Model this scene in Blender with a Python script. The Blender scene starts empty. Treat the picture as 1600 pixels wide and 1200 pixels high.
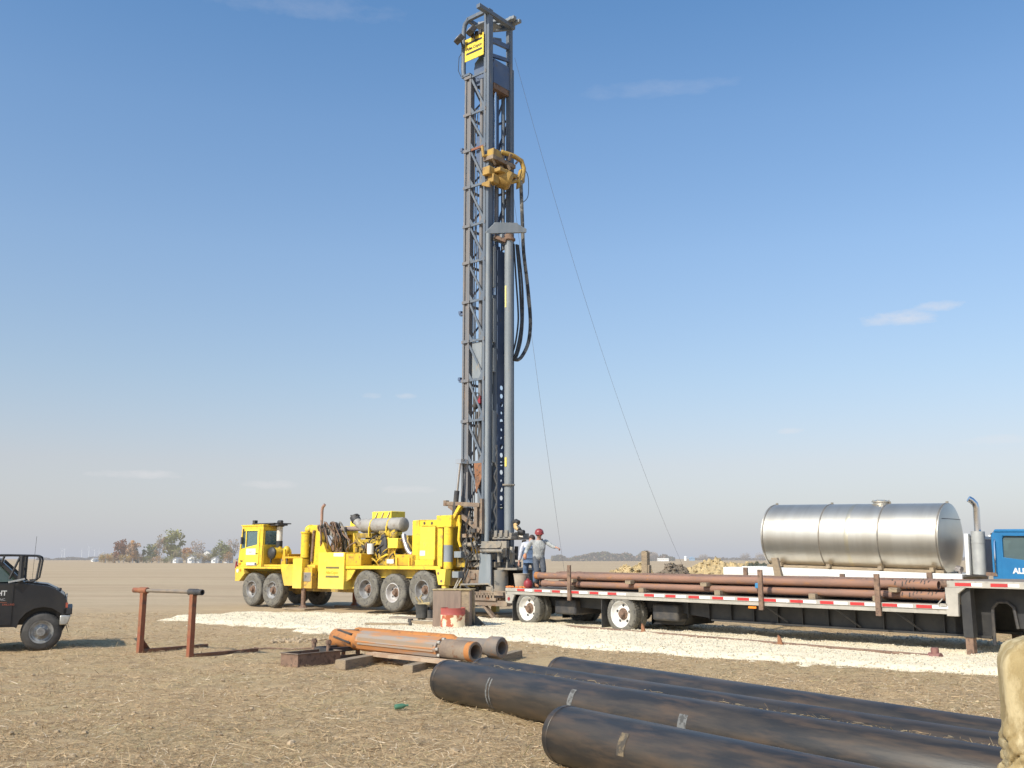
import bpy, bmesh, math, random
import numpy as np
from mathutils import Vector, Matrix, noise
random.seed(7); rng = np.random.default_rng(7)
S = bpy.context.scene; COL = S.collection; PI = math.pi
R = math.radians

# ------------------------------------------------------------------ mesh builder
def cat(P,k=6):
    P=[Vector(q) for q in P]; out=[]
    for i in range(len(P)-1):
        p0,p1,p2,p3=P[max(i-1,0)],P[i],P[i+1],P[min(i+2,len(P)-1)]
        for j in range(k):
            t=j/k; out.append(.5*((2*p1)+(p2-p0)*t+(2*p0-5*p1+4*p2-p3)*t*t+(3*p1-p0-3*p2+p3)*t**3))
    out.append(P[-1]); return out
class MB:
    def __init__(s): s.v = []; s.f = []; s.m = []; s.mi = 0
    def add(s, vs, fs):
        n = len(s.v); s.v += [tuple(p) for p in vs]
        s.f += [tuple(i + n for i in f) for f in fs]; s.m += [s.mi] * len(fs); return s
    def box(s, x0, x1, y0, y1, z0, z1):
        return s.add([(x0,y0,z0),(x1,y0,z0),(x1,y1,z0),(x0,y1,z0),(x0,y0,z1),(x1,y0,z1),(x1,y1,z1),(x0,y1,z1)],
                     [(3,2,1,0),(4,5,6,7),(0,1,5,4),(1,2,6,5),(2,3,7,6),(3,0,4,7)])
    def bar(s, p, q, w, h=None, up=(0,0,1)):
        h = w if h is None else h; p = Vector(p); q = Vector(q); d = (q-p).normalized(); u = Vector(up)
        if abs(d.dot(u)) > .98: u = Vector((1,0,0))
        a = d.cross(u).normalized()*w/2; b = a.cross(d).normalized()*h/2
        return s.add([p-a-b,p+a-b,p+a+b,p-a+b,q-a-b,q+a-b,q+a+b,q-a+b],
                     [(0,1,2,3),(7,6,5,4),(4,5,1,0),(5,6,2,1),(6,7,3,2),(7,4,0,3)])
    def tube(s, pts, r, n=10, cap=True):
        pts = [Vector(p) for p in pts]; rs = r if isinstance(r,(list,tuple)) else [r]*len(pts)
        t = (pts[1]-pts[0]).normalized(); u = Vector((0,0,1)) if abs(t.z) < .9 else Vector((1,0,0))
        a = t.cross(u).normalized(); vs = []
        for i, p in enumerate(pts):
            t = (pts[min(i+1,len(pts)-1)] - pts[max(i-1,0)]).normalized()
            a = (a - t*a.dot(t)).normalized(); b = t.cross(a)
            for k in range(n):
                w = 2*PI*k/n; vs.append(p + (a*math.cos(w)+b*math.sin(w))*rs[i])
        fs = [(i*n+k, i*n+(k+1)%n, (i+1)*n+(k+1)%n, (i+1)*n+k) for i in range(len(pts)-1) for k in range(n)]
        if cap: fs += [tuple(range(n-1,-1,-1)), tuple((len(pts)-1)*n+k for k in range(n))]
        return s.add(vs, fs)
    def cyl(s, p, q, r, n=16, r2=None): return s.tube([p,q],[r, r if r2 is None else r2], n)
    def lathe(s, prof, o, ax, n=24, cap=False):
        o = Vector(o); ax = Vector(ax).normalized(); u = Vector((0,0,1)) if abs(ax.z)<.9 else Vector((1,0,0))
        a = ax.cross(u).normalized(); b = ax.cross(a); vs = []
        for (r,h) in prof:
            for k in range(n):
                w = 2*PI*k/n; vs.append(o+ax*h+(a*math.cos(w)+b*math.sin(w))*r)
        m = len(prof)
        fs = [(i*n+k,(i+1)*n+k,(i+1)*n+(k+1)%n,i*n+(k+1)%n) for i in range(m-1) for k in range(n)]
        if cap: fs += [tuple(range(n)), tuple((m-1)*n+k for k in range(n-1,-1,-1))]
        return s.add(vs, fs)
    def pipe(s, p, q, ro, ri, n=28):
        p=Vector(p); q=Vector(q); L=(q-p).length; e=min(.012,(ro-ri)*.4)
        return s.lathe([(ri,0),(ro-e,0),(ro,e),(ro,L-e),(ro-e,L),(ri,L),(ri,0)], p, q-p, n)
    def prism(s, poly, a, b, ax='y'):
        n=len(poly)
        f = {'y':lambda u,v,w:(u,w,v),'x':lambda u,v,w:(w,u,v),'z':lambda u,v,w:(u,v,w)}[ax]
        vs=[f(u,v,a) for u,v in poly]+[f(u,v,b) for u,v in poly]
        return s.add(vs,[tuple(range(n)),tuple(range(2*n-1,n-1,-1))]+[(i,n+i,n+(i+1)%n,(i+1)%n) for i in range(n)])
    def ring(s, outer, inner, a, b, ax='y'):
        n=len(outer)
        f = {'y':lambda u,v,w:(u,w,v),'x':lambda u,v,w:(w,u,v),'z':lambda u,v,w:(u,v,w)}[ax]
        vs=[f(u,v,a) for u,v in outer]+[f(u,v,a) for u,v in inner]+[f(u,v,b) for u,v in outer]+[f(u,v,b) for u,v in inner]
        fs=[]
        for i in range(n):
            j=(i+1)%n
            fs+=[(i,j,n+j,n+i),(2*n+j,2*n+i,3*n+i,3*n+j),(j,i,2*n+i,2*n+j),(n+i,n+j,3*n+j,3*n+i)]
        return s.add(vs,fs)
    def ell(s, c, r, n=14, m=9):
        c=Vector(c); r=(r,)*3 if not hasattr(r,'__len__') else r; vs=[]; fs=[]
        for i in range(m+1):
            t=PI*i/m
            for k in range(n):
                w=2*PI*k/n; vs.append((c.x+r[0]*math.sin(t)*math.cos(w),c.y+r[1]*math.sin(t)*math.sin(w),c.z+r[2]*math.cos(t)))
        for i in range(m):
            for k in range(n): fs.append((i*n+k,(i+1)*n+k,(i+1)*n+(k+1)%n,i*n+(k+1)%n))
        return s.add(vs,fs)
    def build(s, name, mats, parent=None, bevel=0, ang=38, loc=None, rot=None):
        me=bpy.data.meshes.new(name); me.from_pydata(s.v,[],s.f)
        mats = mats if isinstance(mats,(list,tuple)) else [mats]
        for m in mats: me.materials.append(m)
        if len(mats)>1: me.polygons.foreach_set('material_index', s.m)
        bm=bmesh.new(); bm.from_mesh(me)
        bmesh.ops.remove_doubles(bm, verts=bm.verts, dist=1e-5)
        bmesh.ops.recalc_face_normals(bm, faces=bm.faces)
        ca=R(ang)
        for e in bm.edges: e.smooth = len(e.link_faces)==2 and e.calc_face_angle(9)<ca
        for f in bm.faces: f.smooth=True
        bm.to_mesh(me); bm.free()
        o=bpy.data.objects.new(name,me); COL.objects.link(o)
        if parent: o.parent=parent
        if loc: o.location=loc
        if rot: o.rotation_euler=rot
        if bevel:
            b=o.modifiers.new('bevel','BEVEL'); b.width=bevel; b.segments=2; b.limit_method='ANGLE'; b.angle_limit=R(50); b.harden_normals=False
        return o

def tag(o,label=None,cat=None,group=None,kind=None):
    if label: o['label']=label
    if cat: o['category']=cat
    if group: o['group']=group
    if kind: o['kind']=kind
    return o
def thing(name,label,cat,loc=(0,0,0),rz=0,group=None,rot=None):
    o=bpy.data.objects.new(name,None); COL.objects.link(o); o.empty_display_size=.2
    o.location=loc; o.rotation_euler = rot if rot else (0,0,rz); return tag(o,label,cat,group)
def copy_tree(o,parent=None):
    c=o.copy(); COL.objects.link(c); c.parent=parent
    for ch in list(o.children): copy_tree(ch,c)
    return c
def B(*a): return MB().box(*a)
def text_mesh(name, txt, size, mat, parent, M4, ext=.002, spacing=1.0, bold=0.0):
    cu=bpy.data.curves.new(name,'FONT'); cu.body=txt; cu.size=size; cu.extrude=ext; cu.offset=bold; cu.align_x='LEFT'; cu.space_character=spacing; cu.resolution_u=3
    t=bpy.data.objects.new(name+'_src',cu); COL.objects.link(t)
    bpy.context.view_layer.update()
    me=bpy.data.meshes.new_from_object(t.evaluated_get(bpy.context.evaluated_depsgraph_get()))
    bpy.data.objects.remove(t); bpy.data.curves.remove(cu)
    me.name=name; me.transform(M4); me.materials.clear(); me.materials.append(mat)
    o=bpy.data.objects.new(name,me); COL.objects.link(o); o.parent=parent; return o
# text facing local -y, origin at lower-left
def face_front(x,y,z): return Matrix.Translation((x,y,z)) @ Matrix.Rotation(PI/2,4,'X')

# ------------------------------------------------------------------ materials
def lin(c): return tuple(c)+(1,)
def M(name,c,c2=None,sc=3.,rough=.6,metal=0.,bump=0.,bsc=30.,lo=.42,hi=.62,c3=None,sc3=12.,lo3=.58,hi3=.66,stretch=(1,1,1),spec=.4,detail=8,haze=None,ao=None):
    m=bpy.data.materials.new(name); m.use_nodes=True; nt=m.node_tree; N=nt.nodes; L=nt.links
    b=N['Principled BSDF']; b.inputs['Roughness'].default_value=rough; b.inputs['Metallic'].default_value=metal
    b.inputs['Specular IOR Level'].default_value=spec
    tc=N.new('ShaderNodeTexCoord'); mp=N.new('ShaderNodeMapping'); mp.inputs['Scale'].default_value=stretch
    L.new(tc.outputs['Object'],mp.inputs['Vector'])
    def nz(scale,d=detail,r=.6):
        n=N.new('ShaderNodeTexNoise'); n.inputs['Scale'].default_value=scale; n.inputs['Detail'].default_value=d; n.inputs['Roughness'].default_value=r
        L.new(mp.outputs[0],n.inputs['Vector']); return n
    def ramp(src,a,z):
        r=N.new('ShaderNodeMapRange'); r.inputs['From Min'].default_value=a; r.inputs['From Max'].default_value=z; L.new(src,r.inputs['Value']); return r.outputs[0]
    def mix(f,a,bb):
        x=N.new('ShaderNodeMix'); x.data_type='RGBA'; L.new(f,x.inputs[0])
        for i,v in ((6,a),(7,bb)):
            if isinstance(v,tuple): x.inputs[i].default_value=lin(v)
            else: L.new(v,x.inputs[i])
        return x.outputs[2]
    col=None
    if c2 is not None: col=mix(ramp(nz(sc).outputs[0],lo,hi),tuple(c),tuple(c2))
    if c3 is not None: col=mix(ramp(nz(sc3).outputs[0],lo3,hi3),col if col else tuple(c),tuple(c3))
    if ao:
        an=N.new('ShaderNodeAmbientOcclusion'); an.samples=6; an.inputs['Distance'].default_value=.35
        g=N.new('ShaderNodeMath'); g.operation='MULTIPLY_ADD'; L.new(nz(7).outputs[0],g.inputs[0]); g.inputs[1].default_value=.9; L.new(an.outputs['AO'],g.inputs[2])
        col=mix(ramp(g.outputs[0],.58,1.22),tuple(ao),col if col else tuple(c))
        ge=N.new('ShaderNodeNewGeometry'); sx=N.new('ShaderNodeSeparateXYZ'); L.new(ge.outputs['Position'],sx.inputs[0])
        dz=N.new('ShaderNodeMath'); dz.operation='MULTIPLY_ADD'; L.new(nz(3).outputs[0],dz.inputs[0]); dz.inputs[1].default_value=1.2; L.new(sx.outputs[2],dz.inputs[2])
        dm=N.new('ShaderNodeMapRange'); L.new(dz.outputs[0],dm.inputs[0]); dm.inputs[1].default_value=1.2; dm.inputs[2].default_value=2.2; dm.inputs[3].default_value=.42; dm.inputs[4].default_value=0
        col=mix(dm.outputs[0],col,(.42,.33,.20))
    if col: L.new(col,b.inputs['Base Color'])
    else: b.inputs['Base Color'].default_value=lin(c)
    if bump:
        bp=N.new('ShaderNodeBump'); bp.inputs['Strength'].default_value=1.0; bp.inputs['Distance'].default_value=bump; L.new(nz(bsc,6).outputs[0],bp.inputs['Height']); L.new(bp.outputs[0],b.inputs['Normal'])
    if haze:
        e=N.new('ShaderNodeEmission'); e.inputs[0].default_value=lin(haze[0]); e.inputs[1].default_value=1  # haze painted onto far surfaces as a pale glow, no air volume
        mx=N.new('ShaderNodeMixShader'); mx.inputs[0].default_value=haze[1]
        L.new(b.outputs[0],mx.inputs[1]); L.new(e.outputs[0],mx.inputs[2]); L.new(mx.outputs[0],N['Material Output'].inputs[0])
    return m
HZ=(.50,.52,.56)
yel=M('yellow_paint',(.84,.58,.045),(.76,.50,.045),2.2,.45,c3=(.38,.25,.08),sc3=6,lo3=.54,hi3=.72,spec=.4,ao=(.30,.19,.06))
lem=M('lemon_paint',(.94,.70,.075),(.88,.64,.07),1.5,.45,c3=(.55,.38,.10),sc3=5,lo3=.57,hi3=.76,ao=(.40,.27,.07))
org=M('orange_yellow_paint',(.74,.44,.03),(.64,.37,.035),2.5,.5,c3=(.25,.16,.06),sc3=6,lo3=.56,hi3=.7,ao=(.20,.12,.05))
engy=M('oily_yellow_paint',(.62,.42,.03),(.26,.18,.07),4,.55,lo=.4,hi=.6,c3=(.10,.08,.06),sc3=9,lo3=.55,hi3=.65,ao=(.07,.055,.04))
mast=M('mast_grey_blue_paint',(.115,.142,.182),(.15,.172,.20),1.2,.5,c3=(.25,.225,.195),sc3=2.6,lo3=.57,hi3=.70,stretch=(3,3,.5))
mastd=M('mast_dark_blue_paint',(.085,.125,.215),(.12,.155,.23),1.2,.5,c3=(.15,.13,.12),sc3=3,lo3=.6,hi3=.72)
mastw=M('mast_weathered_brown',(.20,.185,.18),(.145,.16,.185),1.3,.65,stretch=(4,4,.35),c3=(.34,.24,.18),sc3=4,lo3=.6,hi3=.7)
lgrey=M('light_grey_steel_paint',(.25,.272,.29),(.205,.23,.25),2,.5,c3=(.33,.27,.2),sc3=5,lo3=.62,hi3=.75,stretch=(2,2,.5))
mudgrey=M('mud_splashed_grey',(.22,.21,.19),(.31,.26,.20),3,.8,c3=(.10,.10,.10),sc3=5,lo3=.55,hi3=.66,bump=.006,bsc=20)
mudbrown=M('mud_splashed_rust',(.20,.15,.115),(.32,.25,.18),3,.85,c3=(.18,.09,.05),sc3=6,lo3=.55,hi3=.66,bump=.006,bsc=20)
black=M('black_paint',(.034,.034,.036),(.052,.050,.048),3,.5)
dark=M('dark_greasy_steel',(.045,.045,.05),(.09,.08,.07),5,.6)
rubber=M('dusty_rubber',(.15,.14,.12),(.21,.195,.165),4,.85,c3=(.09,.085,.08),sc3=9,lo3=.52,hi3=.62,bump=.003,bsc=60,spec=.2)
rubber2=M('black_rubber',(.06,.058,.055),(.10,.095,.09),4,.85,spec=.2)
steelrim=M('grey_wheel_steel',(.30,.30,.30),(.20,.18,.16),5,.55,metal=.2)
whiterim=M('white_wheel_paint',(.78,.77,.74),(.62,.58,.52),5,.4,c3=(.30,.20,.14),sc3=9,lo3=.62,hi3=.7)
rust=M('rusty_steel',(.25,.115,.06),(.32,.15,.08),4,.8,c3=(.14,.085,.06),sc3=9,lo3=.52,hi3=.62,bump=.004,bsc=40)
rustb=M('brown_rusted_steel',(.19,.12,.085),(.25,.16,.11),4,.8,c3=(.12,.08,.06),sc3=11,lo3=.52,hi3=.62,bump=.004,bsc=40)
rustpipe=M('rusty_pipe',(.30,.165,.115),(.22,.135,.105),3,.75,c3=(.36,.175,.085),sc3=6,lo3=.54,hi3=.66,bump=.004,bsc=40,stretch=(.5,2,2))
rusto=M('orange_rust',(.50,.20,.055),(.40,.17,.06),3,.75,c3=(.22,.11,.06),sc3=8,lo3=.55,hi3=.65,bump=.004,bsc=40)
redox=M('red_oxide_paint',(.28,.09,.05),(.30,.14,.07),4,.7,c3=(.17,.09,.06),sc3=9,lo3=.54,hi3=.64,bump=.003,bsc=50)
chrome=M('chrome_rod',(.75,.76,.78),rough=.15,metal=1)
alu=M('aluminium_rail',(.42,.39,.34),(.50,.46,.40),2,.55,metal=.25,c3=(.28,.24,.2),sc3=6,lo3=.58,hi3=.7)
silver=M('silver_heat_pipe',(.55,.52,.50),(.40,.33,.30),4,.4,metal=.7)
greyp=M('grey_receiver_paint',(.36,.34,.31),(.30,.28,.255),3,.55,c3=(.24,.2,.17),sc3=6,lo3=.58,hi3=.7)
white=M('white_paint',(.78,.77,.74),(.70,.68,.63),2,.5)
white2=M('dusty_white_paint',(.74,.71,.65),(.60,.54,.45),2,.6)
redtape=M('red_reflective_tape',(.55,.045,.045),(.45,.05,.05),4,.4)
whitetape=M('white_reflective_tape',(.80,.79,.77),(.70,.68,.65),4,.4)
wood=M('weathered_timber',(.34,.26,.17),(.27,.21,.145),3,.85,c3=(.18,.14,.10),sc3=8,lo3=.54,hi3=.66,bump=.006,bsc=30,stretch=(1,5,5))
wood2=M('grey_brown_plywood',(.27,.205,.16),(.22,.17,.135),2,.85,bump=.004,bsc=30,stretch=(5,5,.8))
woodd=M('dark_weathered_plank',(.20,.165,.135),(.27,.22,.175),3,.85,bump=.005,bsc=30)
casing=M('black_casing_coating',(.027,.026,.026),(.066,.053,.041),3.2,.43,c3=(.105,.070,.045),sc3=5,lo3=.48,hi3=.74,bump=.0014,bsc=30,stretch=(.30,1.8,1.8),spec=.45)
bluep=M('blue_truck_paint',(.022,.155,.34),(.028,.185,.39),2,.3)
pick=M('black_truck_paint',(.020,.021,.025),(.034,.033,.033),1.2,.25,spec=.5)
mud=M('tan_mud',(.46,.36,.19),(.37,.285,.15),6,.95,c3=(.30,.235,.135),sc3=14,lo3=.5,hi3=.6,bump=.02,bsc=18)
tanrub=M('mud_stained_tan_rubber',(.36,.29,.16),(.43,.35,.20),4,.85,c3=(.25,.21,.12),sc3=5,lo3=.5,hi3=.62,bump=.006,bsc=25,stretch=(3,3,.7))
red=M('red_plastic',(.30,.035,.045),(.24,.04,.045),5,.45)
orange=M('orange_cloth',(.75,.22,.05),(.6,.2,.06),6,.8)
amber=M('amber_lens',(.80,.25,.03),rough=.3)
glove=M('tan_orange_glove',(.62,.28,.14),(.5,.22,.12),6,.8)
skin=M('skin',(.48,.27,.19),(.42,.22,.16),8,.6)
hair=M('dark_hair',(.05,.035,.03),(.08,.05,.04),20,.8)
shirt=M('pale_grey_work_shirt',(.42,.43,.42),(.30,.31,.31),9,.9,bump=.035,bsc=9,c3=(.25,.24,.22),sc3=6,lo3=.56,hi3=.68)
jeans=M('dark_grey_trousers',(.085,.095,.115),(.12,.13,.15),7,.9,bump=.03,bsc=9)
overall=M('faded_blue_overalls',(.115,.17,.27),(.085,.13,.22),7,.9,bump=.035,bsc=8)
boot=M('tan_leather_boot',(.42,.19,.09),(.3,.15,.08),8,.7)
tantub=M('muddy_tan_tub',(.42,.36,.29),(.33,.28,.22),3,.8,c3=(.5,.36,.24),sc3=5,lo3=.58,hi3=.7)
can_g=M('green_bottle',(.06,.17,.10),(.10,.22,.14),9,.3)
drumm=M('peeling_red_drum_paint',(.42,.10,.05),(.36,.13,.06),4,.6,c3=(.80,.66,.46),sc3=3.2,lo3=.47,hi3=.53)
drumr=M('faded_red_paint',(.40,.085,.07),(.33,.08,.07),4,.6)
stainless=M('brushed_stainless',(.66,.615,.53),(.60,.55,.465),.9,.42,metal=.9,stretch=(4,.5,.5),bump=.0008,bsc=60)
def glassmat(name,tint,f=.55):
    m=bpy.data.materials.new(name); m.use_nodes=True; nt=m.node_tree; N=nt.nodes; L=nt.links; N.clear()
    o=N.new('ShaderNodeOutputMaterial'); t=N.new('ShaderNodeBsdfTransparent'); t.inputs[0].default_value=lin(tint)
    p=N.new('ShaderNodeBsdfPrincipled'); p.inputs['Base Color'].default_value=(.22,.30,.31,1); p.inputs['Roughness'].default_value=.06
    nz=N.new('ShaderNodeTexNoise'); nz.inputs['Scale'].default_value=3; mr=N.new('ShaderNodeMapRange'); mr.inputs['To Min'].default_value=1-f-.08; mr.inputs['To Max'].default_value=1-f+.08
    L.new(nz.outputs[0],mr.inputs[0])
    x=N.new('ShaderNodeMixShader'); L.new(mr.outputs[0],x.inputs[0]); L.new(t.outputs[0],x.inputs[1]); L.new(p.outputs[0],x.inputs[2]); L.new(x.outputs[0],o.inputs[0]); return m
glass=glassmat('tinted_cab_glass',(.62,.78,.80)); dglass=glassmat('dark_truck_glass',(.35,.45,.42),.6)

# ------------------------------------------------------------------ camera, light, sky
cam=bpy.data.cameras.new('camera'); co=bpy.data.objects.new('camera',cam); COL.objects.link(co)
cam.sensor_width=36; cam.lens=36*1505/1600; cam.clip_start=.1; cam.clip_end=20000
co.location=(0,0,1.82); co.rotation_euler=(PI/2+math.atan(273/1505),0,0); S.camera=co
SUN_EL=R(39); SUN_AZ=R(223)
sd=Vector((math.sin(SUN_AZ)*math.cos(SUN_EL),math.cos(SUN_AZ)*math.cos(SUN_EL),math.sin(SUN_EL)))
sl=bpy.data.lights.new('sun','SUN'); sl.energy=5.0; sl.angle=R(.53); sl.color=(1,.92,.78)
so=bpy.data.objects.new('sun',sl); COL.objects.link(so); so.rotation_euler=(-sd).to_track_quat('-Z','Y').to_euler(); so.location=(-20,-25,30)
W=bpy.data.worlds.new('World'); S.world=W; W.use_nodes=True
def make_world():
    nt=W.node_tree; N=nt.nodes; L=nt.links; bg=N['Background']
    sky=N.new('ShaderNodeTexSky'); sky.sky_type='NISHITA'; sky.sun_disc=False; sky.sun_elevation=SUN_EL; sky.sun_rotation=SUN_AZ
    sky.air_density=1.0; sky.dust_density=1.3; sky.ozone_density=1.6; sky.altitude=200
    bg.inputs[1].default_value=.13
    tc=N.new('ShaderNodeTexCoord'); sp=N.new('ShaderNodeSeparateXYZ'); L.new(tc.outputs['Generated'],sp.inputs[0])
    def mth(op,a,b=None,c=None):
        n=N.new('ShaderNodeMath'); n.operation=op
        for i,v in enumerate((a,b,c)):
            if v is None: continue
            if isinstance(v,(int,float)): n.inputs[i].default_value=v
            else: L.new(v,n.inputs[i])
        return n.outputs[0]
    az=mth('ARCTAN2',sp.outputs[0],sp.outputs[1]); el=mth('ARCSINE',sp.outputs[2])
    nz=N.new('ShaderNodeTexNoise'); nz.inputs['Scale'].default_value=34; nz.inputs['Detail'].default_value=7; nz.inputs['Roughness'].default_value=.62
    mp=N.new('ShaderNodeMapping'); mp.inputs['Scale'].default_value=(1,1,2.6); L.new(tc.outputs['Generated'],mp.inputs[0]); L.new(mp.outputs[0],nz.inputs['Vector'])
    nv=mth('MULTIPLY',mth('SUBTRACT',nz.outputs[0],.5),3.3)
    tot=None
    # wisps of cloud: azimuth, elevation, half width, half height (degrees), strength
    for a,e,w,h,s in CLOUDS:
        dx=mth('DIVIDE',mth('SUBTRACT',az,R(a)),R(w)); dy=mth('DIVIDE',mth('SUBTRACT',el,R(e)),R(h))
        d=mth('ADD',mth('POWER',mth('ABSOLUTE',dx),2),mth('POWER',mth('ABSOLUTE',dy),2))
        k=mth('SUBTRACT',1.0,mth('ADD',d,nv)); n=N.new('ShaderNodeClamp'); L.new(mth('MULTIPLY',k,.75),n.inputs[0])
        v=mth('MULTIPLY',n.outputs[0],s); tot=v if tot is None else mth('MAXIMUM',tot,v)
    # pale haze layer near the horizon
    hz=mth('POWER',2.718,mth('MULTIPLY',mth('MAXIMUM',el,0.0),-9.0))
    hx=N.new('ShaderNodeMix'); hx.data_type='RGBA'; L.new(mth('MULTIPLY',hz,HAZE_MIX),hx.inputs[0]); L.new(sky.outputs[0],hx.inputs[6]); hx.inputs[7].default_value=HAZE_COL
    tn=N.new('ShaderNodeMix'); tn.data_type='RGBA'; tn.blend_type='MULTIPLY'; tn.inputs[0].default_value=1; L.new(hx.outputs[2],tn.inputs[6]); el01=mth('DIVIDE',el,.6); rp=N.new('ShaderNodeValToRGB'); L.new(el01,rp.inputs[0]); e=rp.color_ramp.elements
    for i,(p,c) in enumerate(TINT):
        q=e[i] if i<2 else e.new(p)
        q.position=p; q.color=c+(1,)
    L.new(rp.outputs[0],tn.inputs[7])
    cx=N.new('ShaderNodeMix'); cx.data_type='RGBA'; L.new(tot,cx.inputs[0]); L.new(tn.outputs[2],cx.inputs[6]); cx.inputs[7].default_value=(6.3,6.1,6.2,1)
    L.new(cx.outputs[2],bg.inputs[0])
CLOUDS=[(22.3,13.2,2.4,.45,.55),(24.6,13.6,1.3,.35,.5),(-21.3,4.6,2.6,.3,.4),(-14.0,4.2,2.0,.28,.32),(-6.0,4.0,1.6,.28,.35),(-8.3,9.5,.7,.2,.35),(-6.4,9.5,.8,.2,.35),(16.3,7.2,.9,.2,.4),(27,6.2,1.7,.3,.28),(9,27.0,5.5,.5,.10),(-14,31,7,.7,.10)]
HAZE_MIX=.75; HAZE_COL=(5.4,5.55,6.0,1); TINT=[(0,(.84,.86,.92)),(.157,(1.07,.97,.95)),(.30,(1.12,1.12,1.10)),(.515,(1.21,1.30,1.33)),(.73,(1.15,1.36,1.46)),(.915,(.96,1.31,1.50))]
make_world()
S.view_settings.view_transform='Standard'; S.view_settings.look='None'; S.view_settings.exposure=0

# ------------------------------------------------------------------ setting
def gh(x,y):
    r=math.hypot(x,y)
    if r>70: return 0.
    f=min(1,(70-r)/20)
    return f*(.035*noise.noise((x*.55,y*.55,1.3))+.022*noise.noise((x*1.9,y*1.9,4.1))+.012*noise.noise((x*5,y*5,7.7)))
def axis(dense,a,b,out,g=1.22):
    s=list(np.arange(a,b+1e-6,dense)); d=dense; x=b
    while x<out: d*=g; x+=d; s.append(x)
    d=dense; x=a; pre=[]
    while x>-out: d*=g; x-=d; pre.append(x)
    return pre[::-1]+s
def ground_mat():
    m=bpy.data.materials.new('stubble_field_soil'); m.use_nodes=True; nt=m.node_tree; N=nt.nodes; L=nt.links; b=N['Principled BSDF']
    b.inputs['Roughness'].default_value=.95; b.inputs['Specular IOR Level'].default_value=.1
    tc=N.new('ShaderNodeTexCoord')
    def nz(sc,st=(1,1,1),d=8,r=.62,rot=0,dist=0):
        mp=N.new('ShaderNodeMapping'); mp.inputs['Scale'].default_value=st; mp.inputs['Rotation'].default_value=(0,0,rot); L.new(tc.outputs['Object'],mp.inputs[0])
        n=N.new('ShaderNodeTexNoise'); n.inputs['Scale'].default_value=sc; n.inputs['Detail'].default_value=d; n.inputs['Roughness'].default_value=r; n.inputs['Distortion'].default_value=dist; L.new(mp.outputs[0],n.inputs[0]); return n.outputs[0]
    def mr(s,a,z,lo=0,hi=1):
        r=N.new('ShaderNodeMapRange'); L.new(s,r.inputs[0])
        for i,v in enumerate((a,z,lo,hi)): r.inputs[i+1].default_value=v
        return r.outputs[0]
    def mix(f,a,bb,mode='MIX'):
        x=N.new('ShaderNodeMix'); x.data_type='RGBA'; x.blend_type=mode
        if isinstance(f,float): x.inputs[0].default_value=f
        else: L.new(f,x.inputs[0])
        for i,v in ((6,a),(7,bb)):
            if isinstance(v,tuple): x.inputs[i].default_value=lin(v)
            else: L.new(v,x.inputs[i])
        return x.outputs[2]
    straw=mix(mr(nz(26,(1,2.6,1),7,.75,.5,.6),.42,.60),(.40,.27,.15),(.60,.445,.26))      # thatch of stalks over soil
    straw=mix(mr(nz(34,(2.8,1,1),6,.75,.3,.8),.58,.66),straw,(.66,.55,.38))
    straw=mix(mr(nz(2.4,(1,1,1),8,.7),.50,.66),straw,(.33,.245,.155))                          # bare soil and dark clods
    straw=mix(mr(nz(.33,(1,1.6,1),5,.55),.44,.70,0,.35),straw,(.45,.385,.215))                 # greenish weedy patches
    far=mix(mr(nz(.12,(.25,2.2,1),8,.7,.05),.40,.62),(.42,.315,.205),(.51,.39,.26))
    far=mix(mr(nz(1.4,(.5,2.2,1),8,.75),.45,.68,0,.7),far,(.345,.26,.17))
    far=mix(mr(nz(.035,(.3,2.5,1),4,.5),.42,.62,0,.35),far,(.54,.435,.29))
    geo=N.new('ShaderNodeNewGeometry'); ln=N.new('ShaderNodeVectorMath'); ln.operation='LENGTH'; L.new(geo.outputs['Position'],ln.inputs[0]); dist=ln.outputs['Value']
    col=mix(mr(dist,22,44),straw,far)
    L.new(col,b.inputs['Base Color'])
    bp=N.new('ShaderNodeBump'); bp.inputs['Distance'].default_value=.03; bp.inputs['Strength'].default_value=.9; L.new(nz(22,(1,1.6,1),8,.75,.4,.4),bp.inputs['Height']); L.new(bp.outputs[0],b.inputs['Normal'])
    e=N.new('ShaderNodeEmission'); e.inputs[0].default_value=(.52,.51,.53,1)  # painted distance haze: a glow mixed over the field, stronger farther out
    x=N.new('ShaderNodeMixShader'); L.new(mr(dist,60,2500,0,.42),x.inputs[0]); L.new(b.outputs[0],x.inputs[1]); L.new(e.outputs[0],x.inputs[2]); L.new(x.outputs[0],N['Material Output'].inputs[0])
    return m
gm=ground_mat()
def make_ground():
    xs=axis(.22,-17,14,9000); ys=axis(.18,6,36,9000)
    v=[(x,y,gh(x,y)) for y in ys for x in xs]; n=len(xs)
    f=[(j*n+i,j*n+i+1,(j+1)*n+i+1,(j+1)*n+i) for j in range(len(ys)-1) for i in range(n-1)]
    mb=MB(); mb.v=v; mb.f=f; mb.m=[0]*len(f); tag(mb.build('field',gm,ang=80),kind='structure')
make_ground()
GP=[(-10.3,29.6),(-10.5,31.6),(-8.9,33.2),(-6.6,33.0),(-5.1,32.2),(-3.2,31.1),(-1.2,30.3),(0,29.6),(1.4,28.6),(3.4,27.9),(5.6,26.2),(7.4,24.4),(9.2,22.6),(11.5,20.4),(15,17),
    (15,12.6),(8.9,15.5),(7.7,15.9),(6.3,16.5),(5,17.6),(4.1,18.2),(2.5,19.7),(1.3,20.8),(0,22.6),(-2.5,23.9),(-4.4,24.3),(-5.6,25.1),(-4.6,25.7),(-5.9,26.5),(-8.5,28.1)]
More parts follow.
